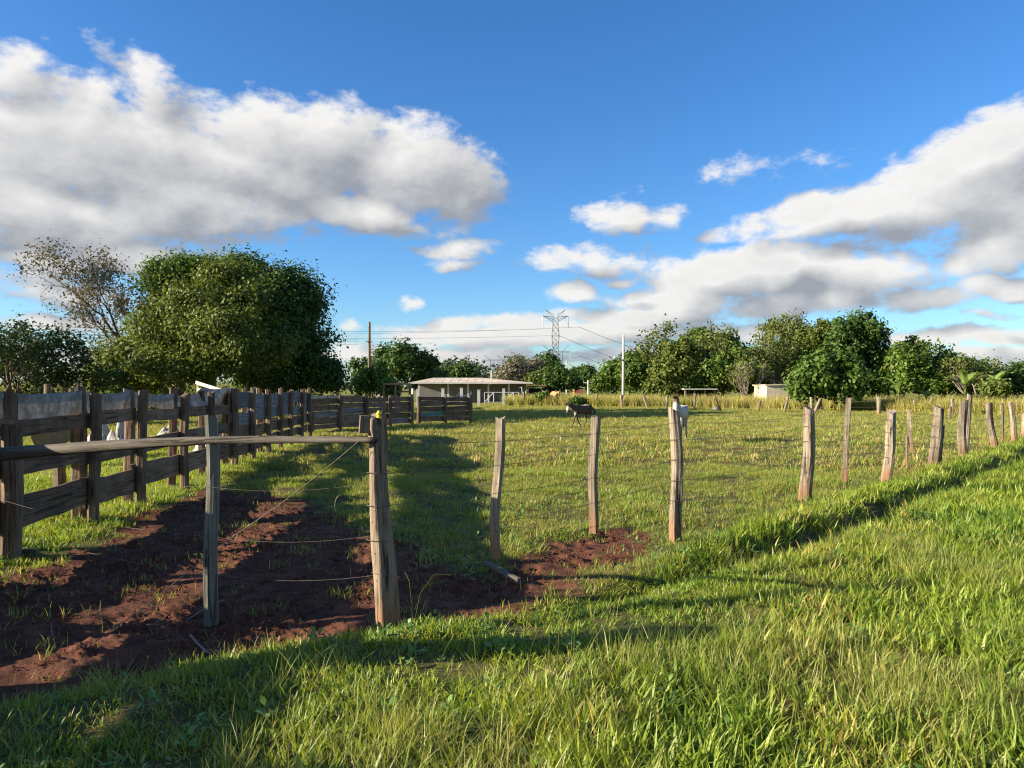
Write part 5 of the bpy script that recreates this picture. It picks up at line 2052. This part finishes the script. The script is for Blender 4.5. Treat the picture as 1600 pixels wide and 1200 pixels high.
def pylon(label, px, ptop, Y, kind, rz, group='power pylons'):
    s = Y / F
    c = at(px, ptop, Y)
    H = c.z
    root = empty('power_pylon', (c.x, Y, 0), rz, label, 'pylon', group)
    br = .10 * max(1, Y / 375)
    mb = MB()
    if kind == 'mast':
        zt = H * .895
        hw = lambda z: 2.7 - (2.7 - 1.25) * min(1, z / (H * .55)) if z < H * .55 else 1.25 + (.55 * math.sin(min(1, (z - H * .55) / (H * .25)) * PI))
        zs = np.linspace(0, zt, 13)
        for sx in (-1, 1):
            for sy in (-1, 1):
                mb.tube([(sx * hw(z), sy * hw(z) * .8, z) for z in zs], br * 1.15, 4)
        for a, b in zip(zs, zs[1:]):
            for sx in (-1, 1):
                mb.bar((-sx * hw(a), -hw(a) * .8, a), (sx * hw(b), -hw(b) * .8, b), br * .7, 3)
                mb.bar((-sx * hw(a), hw(a) * .8, a), (sx * hw(b), hw(b) * .8, b), br * .7, 3)
                mb.bar((sx * hw(a), -hw(a) * .8, a), (sx * hw(b), hw(b) * .8, b), br * .7, 3)
            mb.bar((-hw(b), -hw(b) * .8, b), (hw(b), -hw(b) * .8, b), br * .7, 3)
        mb.build('mast', M_steel, root)
        W = 20 * s
        for sg in (-1, 1):
            m2 = MB()
            tip = Vector((sg * W, 0, H * .925))
            for sy in (-.5, .5):
                m2.bar((sg * 1.2, sy, zt * .985), tip, br, 4)
                m2.bar((sg * 1.0, sy, zt + .6), tip, br, 4)
                m2.bar((sg * 1.2, sy, zt * .955), tip, br, 4)
            horn = Vector((sg * W * .8, 0, H * 1.0))
            m2.bar((0, .4, zt), horn, br, 4)
            m2.bar((sg * .6, -.4, zt + 1.6), horn, br, 4)
            for t in (.3, .5, .7):
                m2.bar(Vector((0, .4, zt)).lerp(horn, t), Vector((sg * 1.2, 0, zt + .5)).lerp(tip, t), br * .6, 3)
            m2.build('cross_arm', M_steel, root)
            m3 = MB()
            m3.tube([tip, tip - Vector((0, 0, 18 * s))], .22, 5)
            m3.build('insulator', M_cable, root)
    else:
        W = 22 * s
        for sg in (-1, 1):
            mb.bar((sg * W * .45, -.8, 0), (sg * W * .45, 0, H * .86), br * 1.4, 4)
            mb.bar((sg * W * .45 + 1.6, .8, 0), (sg * W * .45, 0, H * .86), br * 1.4, 4)
            mb.bar((sg * W * .45, 0, H * .86), (sg * W * .9, 0, H), br, 4)
            for z in np.linspace(.1, .8, 8):
                mb.bar((sg * W * .45, -.8 * (1 - z), H * z), (sg * W * .45 + 1.6 * (1 - z - .08), .8 * (1 - z - .08), H * (z + .08)), br * .7, 3)
        mb.build('mast', M_steel, root)
        MB().bar((-W, 0, H * .86), (W, 0, H * .86), br * 1.2, 4).bar((-W, 0, H * .83), (W, 0, H * .83), br * .9, 4).build('cross_arm', M_steel, root)
        m3 = MB()
        for xx in (-W, 0, W):
            m3.bar((xx, 0, H * .86), (xx, 0, H * .86 - 10 * s), .3, 4)
        m3.build('insulator', M_cable, root)
    return root


pylon('tall lattice power pylon with raised arms beyond the shed', 868, 484, 375, 'mast', 0)
pylon('portal shaped pylon seen behind the tall lattice one', 869, 539, 640, 'portal', 0)
pylon('small far pylon left of the tall one, low over the wood', 776, 555, 1050, 'portal', 0)
pylon('small far pylon over the wood, nearer the tall one', 797, 555, 1080, 'portal', 0)


def cable(label, a, b, sag, r, group):
    a, b = Vector(a), Vector(b)
    pts = []
    for i in range(25):
        t = i / 24
        p = a.lerp(b, t)
        p.z -= sag * 4 * t * (1 - t)
        pts.append(p - a)
    o = MB().tube(pts, r, 4).build('power_cable', M_cable, None, False, a)
    tag(o, label, 'cable', group)


def build_cables():
    g = 'power lines of the tall pylon'
    L_, R_ = at(848, 514, 375), at(905, 511, 375)
    M_ = at(873, 524, 375)
    far = (at(1130, 562, 860), at(1180, 566, 860))
    cable('power line from the right arm of the tall pylon down towards the right', R_, at(1120, 572, 800), 5, .10, g)
    cable('power line from the mast of the tall pylon down towards the right', M_, at(1060, 584, 800), 4, .10, g)
    for i, (o, z, lb) in enumerate(((L_, 30, 'upper power line running left from the tall pylon'), (M_, 27.5, 'middle power line running left from the tall pylon'), (R_, 25.5, 'lowest power line running left from the tall pylon'))):
        cable(lb, o, Vector((-330, 230 + 10 * i, z)), 5, .05, g)
    q = 'power lines of the portal pylon'
    cable('faint power line running right from the portal pylon', at(904, 556, 640), at(1050, 590, 900), 3, .14, q)
    cable('low thin line crossing right of the pylon towards the lamp pole', at(885, 567, 170), at(974, 556, 77), .8, .03, 'thin service lines')
    cable('low thin line from far pole to the domed tree', at(885, 566, 170), at(929, 577, 190), .8, .03, 'thin service lines')
    for i, z in enumerate((503, 509, 514, 519)):
        cable(['topmost', 'second', 'third', 'lowest'][i] + ' of four thin lines in the sky left of the bare brown tree', at(-120, z - 6, 210), at(560, z + 22 - i, 300), 1.2, .05, 'thin lines in the sky at the left')


build_cables()


# ------------------------------------------------------------------ animals
def coat(name, base, white, spots, scale=1.0, edge=.05):
    """coat with white patches round the given local points"""
    m, k, out = material(name)
    tc = k.n('ShaderNodeTexCoord')
    p = tc.outputs['Object']
    n = k.noise(p, 9 * scale, 3, .5)
    acc = None
    for (x, y, z, r) in spots:
        d = k.m('SUBTRACT', k.v('DISTANCE', p, (x, y, z)), r)
        acc = d if acc is None else k.m('MINIMUM', acc, d)
    acc = k.m('ADD', acc, k.m('MULTIPLY', k.m('SUBTRACT', n, .5), .12))
    f = k.step(acc, edge, -edge)
    b0 = k.mix(k.step(k.noise(p, 5, 4, .6), .3, .7), tuple(c * .75 for c in base), tuple(c * 1.25 for c in base))
    c = k.mix(f, b0, white)
    principled(k, out, c, .6, .25)
    return m


def skin_animal(name, verts, edges, mat, parent, sub=2, root=0):
    me = bpy.data.meshes.new(name)
    me.from_pydata([v[:3] for v in verts], edges, [])
    me.materials.append(mat)
    o = bpy.data.objects.new(name, me)
    o.parent = parent
    COL.objects.link(o)
    md = o.modifiers.new('skin', 'SKIN')
    md.use_smooth_shade = True
    sv = me.skin_vertices[0].data if me.skin_vertices else None
    if sv is None:
        bm = bmesh.new()
        bm.from_mesh(me)
        bm.verts.layers.skin.verify()
        bm.to_mesh(me)
        bm.free()
        sv = me.skin_vertices[0].data
    for i, v in enumerate(verts):
        rx = v[3]
        ry = v[4] if len(v) > 4 else rx
        sv[i].radius = (rx, ry)
        sv[i].use_root = (i == root)
    s = o.modifiers.new('smooth', 'SUBSURF')
    s.levels = s.render_levels = sub
    return o


def horse(name, label, loc, rz, S, mat, manemat, headyaw, headpitch, phase, head_low=0.0):
    """stands along local +X (head), withers height about 1 before scaling"""
    root = empty(name, loc, rz, label, 'horse', 'horses in the paddock')
    root.scale = (S, S, S)
    hx, hy = math.cos(headyaw), math.sin(headyaw)
    poll = Vector((.66, .02 * hy, 1.22 - head_low))
    hd = Vector((hx * math.cos(headpitch), hy * math.cos(headpitch), -math.sin(headpitch)))
    v, e = [], []

    def add(x, y, z, r, r2=None, to=None):
        v.append((x, y, z, r, r2 if r2 else r))
        if to is not None:
            e.append((to, len(v) - 1))
        return len(v) - 1
    c = add(-.05, 0, .78, .20, .205)           # barrel, the root
    rump1 = add(-.30, 0, .81, .185, .19, c)
    rump2 = add(-.46, 0, .83, .14, .15, rump1)
    dock = add(-.56, 0, .82, .05, .06, rump2)
    ch = add(.20, 0, .78, .195, .19, c)
    br = add(.36, 0, .82, .155, .15, ch)
    n1 = add(.47, 0, .97, .12, .10, br)
    n2 = add(.58, .01 * hy, 1.11 - head_low * .5, .10, .08, n1)
    po = add(*poll, .09, .08, n2)
    h1 = add(*(poll + hd * .14), .09, .078, po)
    h2 = add(*(poll + hd * .26), .066, .056, h1)
    h3 = add(*(poll + hd * .37), .06, .054, h2)
    h4 = add(*(poll + hd * .41), .036, .034, h3)
    # legs: fore (shoulder, elbow, knee, fetlock, hoof), hind (hip, stifle, hock, fetlock, hoof)
    for sgn, ph in ((1, phase), (-1, -phase)):
        y = .095 * sgn
        f = ph * .20
        a = add(.30, y * .8, .70, .075, None, ch)
        b = add(.29 + f * .4, y, .56, .056, None, a)
        k1 = add(.29 + f * .9 + .01, y, .33, .034, None, b)
        fl = add(.28 + f * 1.4 - (.05 if f < 0 else 0), y, .11, .027, None, k1)
        add(.31 + f * 1.5 - (.05 if f < 0 else 0), y, .025, .034, None, fl)
        g = -ph * .22
        a = add(-.36, y * .85, .72, .095, None, rump1)
        b = add(-.30 + g * .5, y, .58, .070, None, a)
        k2 = add(-.46 + g * .9, y, .36, .036, None, b)
        fl = add(-.42 + g * 1.35, y, .11, .027, None, k2)
        add(-.39 + g * 1.4, y, .025, .034, None, fl)
    body = skin_animal('body', v, e, mat, root)
    side = Vector((-hy, hx, 0))
    up = side.cross(hd) * -1
    if up.z < 0:
        up = -up
    for sg in (-1, 1):
        mb = MB()
        b0 = poll + side * .045 * sg + up * .05
        mb.tube([b0, b0 + up * .07 + side * .018 * sg, b0 + up * .14 + side * .012 * sg], [.026, .024, .004], 6)
        mb.build('ear', mat, root, True)
        mb = MB()
        ey = poll + hd * .11 + side * .062 * sg + up * .022
        mb.lathe([(.002, -.014), (.012, -.009), (.016, 0), (.012, .009), (.002, .014)], 8, ey)
        mb.build('eye', M_dark, root, True)
        mb = MB()
        nsv = poll + hd * .40 + side * .026 * sg + up * .01
        mb.lathe([(.002, -.008), (.009, 0), (.002, .008)], 6, nsv)
        mb.build('nostril', M_dark, root, True)
    # mane and forelock: many short strips joined
    mb = MB()
    rr = random.Random(4)
    crest = [Vector((.36, 0, .95)), Vector((.47, 0, 1.08)), Vector((.57, 0, 1.20)), poll + Vector((0, 0, .07))]
    for i in range(40):
        t = i / 39 * 2.999
        k_ = int(t)
        p = crest[k_].lerp(crest[min(3, k_ + 1)], t - k_)
        sd_ = Vector((rr.uniform(-.02, .02), rr.choice((-1, 1)) * rr.uniform(.05, .1), -rr.uniform(.03, .12)))
        mb.tube([p, p + sd_ * .5 + Vector((0, 0, .03)), p + sd_], [.012, .010, .003], 4)
    for i in range(8):
        p = poll + Vector((0, 0, .07)) + side * rr.uniform(-.02, .02)
        mb.tube([p, p + hd * .06 + up * .03, p + hd * rr.uniform(.10, .15) + side * rr.uniform(-.03, .03)], [.012, .01, .003], 4)
    mb.build('mane', manemat, root, True)
    mb = MB()
    for i in range(16):
        oy = rr.uniform(-.03, .03)
        mb.tube([(-.55, oy * .4, .84), (-.62, oy, .76), (-.63 + rr.uniform(-.02, .02), oy, .58), (-.60 + rr.uniform(-.03, .03), oy * 1.3, rr.uniform(.32, .42))], [.02, .018, .014, .004], 4)
    mb.build('tail', manemat, root, True)
    return root


M_coat_brown = coat('dark_brown_and_white_coat', (.070, .043, .031), (.50, .46, .41), [(.76, .16, .86, .09), (-.08, .0, 1.02, .13), (.40, .14, .66, .08), (-.42, .13, .46, .08)])
M_coat_white = coat('white_and_brown_coat', (.11, .072, .047), (.42, .39, .35), [(-.1, 0, .72, .55), (.35, 0, .85, .32), (.90, 0, .98, .17), (-.5, 0, .5, .3)])
M_mane = plain('dark_mane_hair', (.022, .016, .012), .6, .3)
M_coat_tan = coat('tan_and_white_coat', (.42, .20, .085), (.75, .68, .58), [(.5, 0, .9, .18), (0, .1, .5, .22)])

x, y = gp(909, 669)
horse('foal', 'dark brown foal with white back patch walking left in the field behind the short dropper', (x, y, hz(x, y)), R(203), .98, M_coat_brown, M_mane, R(50), R(64), .8, .22)
x, y = gp(1062, 690)
horse('pony', 'white pony with dark forelock facing the viewer behind a fence post', (x, y, hz(x, y)), R(-112), 1.12, M_coat_white, M_mane, R(10), R(58), .35, .02)


def cow(label, px, py, Y, rz, S):
    c = at(px, py, Y)
    root = empty('cow', (c.x, Y, hz(c.x, Y)), rz, label, 'cow', 'tan cows beyond the far fence')
    root.scale = (S, S, S)
    v, e = [], []

    def add(x, y, z, r, r2=None, to=None):
        v.append((x, y, z, r, r2 if r2 else r))
        if to is not None:
            e.append((to, len(v) - 1))
        return len(v) - 1
    b = add(0, 0, .95, .28, .30)
    r_ = add(-.5, 0, 1.0, .24, .26, b)
    add(-.68, 0, 1.02, .1, .12, r_)
    f = add(.45, 0, .98, .24, .25, b)
    n = add(.75, 0, 1.08, .14, .13, f)
    h = add(.98, 0, 1.18, .12, .11, n)
    add(1.22, 0, 1.0, .085, .08, h)
    for sx, bb in ((.48, f), (-.55, r_)):
        for sy in (-.17, .17):
            a = add(sx, sy, .66, .10, None, bb)
            k_ = add(sx + .02, sy, .36, .06, None, a)
            add(sx, sy, .03, .055, None, k_)
    skin_animal('body', v, e, M_coat_tan, root, 1)
    for sg in (-1, 1):
        MB().tube([(.95, .09 * sg, 1.24), (.96, .2 * sg, 1.26), (.97, .24 * sg, 1.38)], [.03, .025, .006], 5).build('horn', M_white, root, True)
        MB().tube([(.94, .10 * sg, 1.2), (.93, .2 * sg, 1.17), (.93, .27 * sg, 1.13)], [.03, .04, .008], 5).build('ear', M_coat_tan, root, True)


cow('tan cow seen end on in tall grass beside the low brown shed', 853, 606, 76, R(-100), 1.12)
cow('paler tan cow seen end on in tall grass under the dark leafy tree', 866, 607, 80, R(-70), 1.08)


# ------------------------------------------------------------------ small things on the ground
def build_small():
    # short board on the soil
    a, b = Vector((*gp(757, 884), .05)), Vector((*gp(810, 910), .06))
    a.z, b.z = hz(a.x, a.y) + .03, hz(b.x, b.y) + .035
    o = plank('loose_board', M_pole, a, b, .05, .035, PR, None, 4)
    tag(o, 'short loose board lying on shaded soil by the hanging dropper', 'board')
    a, b = Vector((*gp(8, 866), .05)), Vector((*gp(58, 868), .05))
    a.z, b.z = hz(a.x, a.y) + .04, hz(b.x, b.y) + .04
    o = plank('loose_board', M_pole, a, b, .07, .06, PR, None, 4)
    tag(o, 'grey billet of wood at the foot of the short thick post', 'board')
    # sticks
    for (pts, r, lb) in (([(298, 993), (310, 1008), (322, 1018), (330, 1022)], .008, 'pale curved stick on dark soil left of the corner post'), ([(78, 930), (82, 985), (88, 1010)], .004, 'thin upright twig in the soil at the left'), ([(290, 965), (330, 945), (350, 938)], .006, 'straight twig on the soil at the foot of the thin stake')):
        P = []
        for px, py in pts:
            x, y = gp(px, py)
            P.append(Vector((x, y, hz(x, y) + .012)))
        o0 = P[0].copy()
        o = MB().tube([p - o0 for p in P], r, 5).build('stick', M_barkgrey, None, True, o0)
        tag(o, lb, 'stick')
    # long dry stalks over the bank
    rng = random.Random(12)
    mb = MB()
    for i in range(46):
        px, py = rng.uniform(640, 1560), rng.uniform(930, 1190)
        x, y = gp(px, py, .15)
        z = hz(x, y)
        L = rng.uniform(.22, .5)
        a = rng.uniform(0, 6.28)
        b = rng.uniform(.15, .7)
        p0 = Vector((x, y, z))
        d = Vector((math.cos(a), math.sin(a), 0))
        mb.tube([p0, p0 + Vector((0, 0, L * .5)) + d * L * .15 * b, p0 + Vector((0, 0, L * .85)) + d * L * .5 * b, p0 + Vector((0, 0, L * (1 - .2 * b))) + d * L * b], [.0016, .0014, .0011, .0008], 3)
    o = mb.build('dry_stalks', M_fine, None)
    tag(o, 'thin dry grass stalks standing over the bank grass', None, None, 'stuff')


build_small()
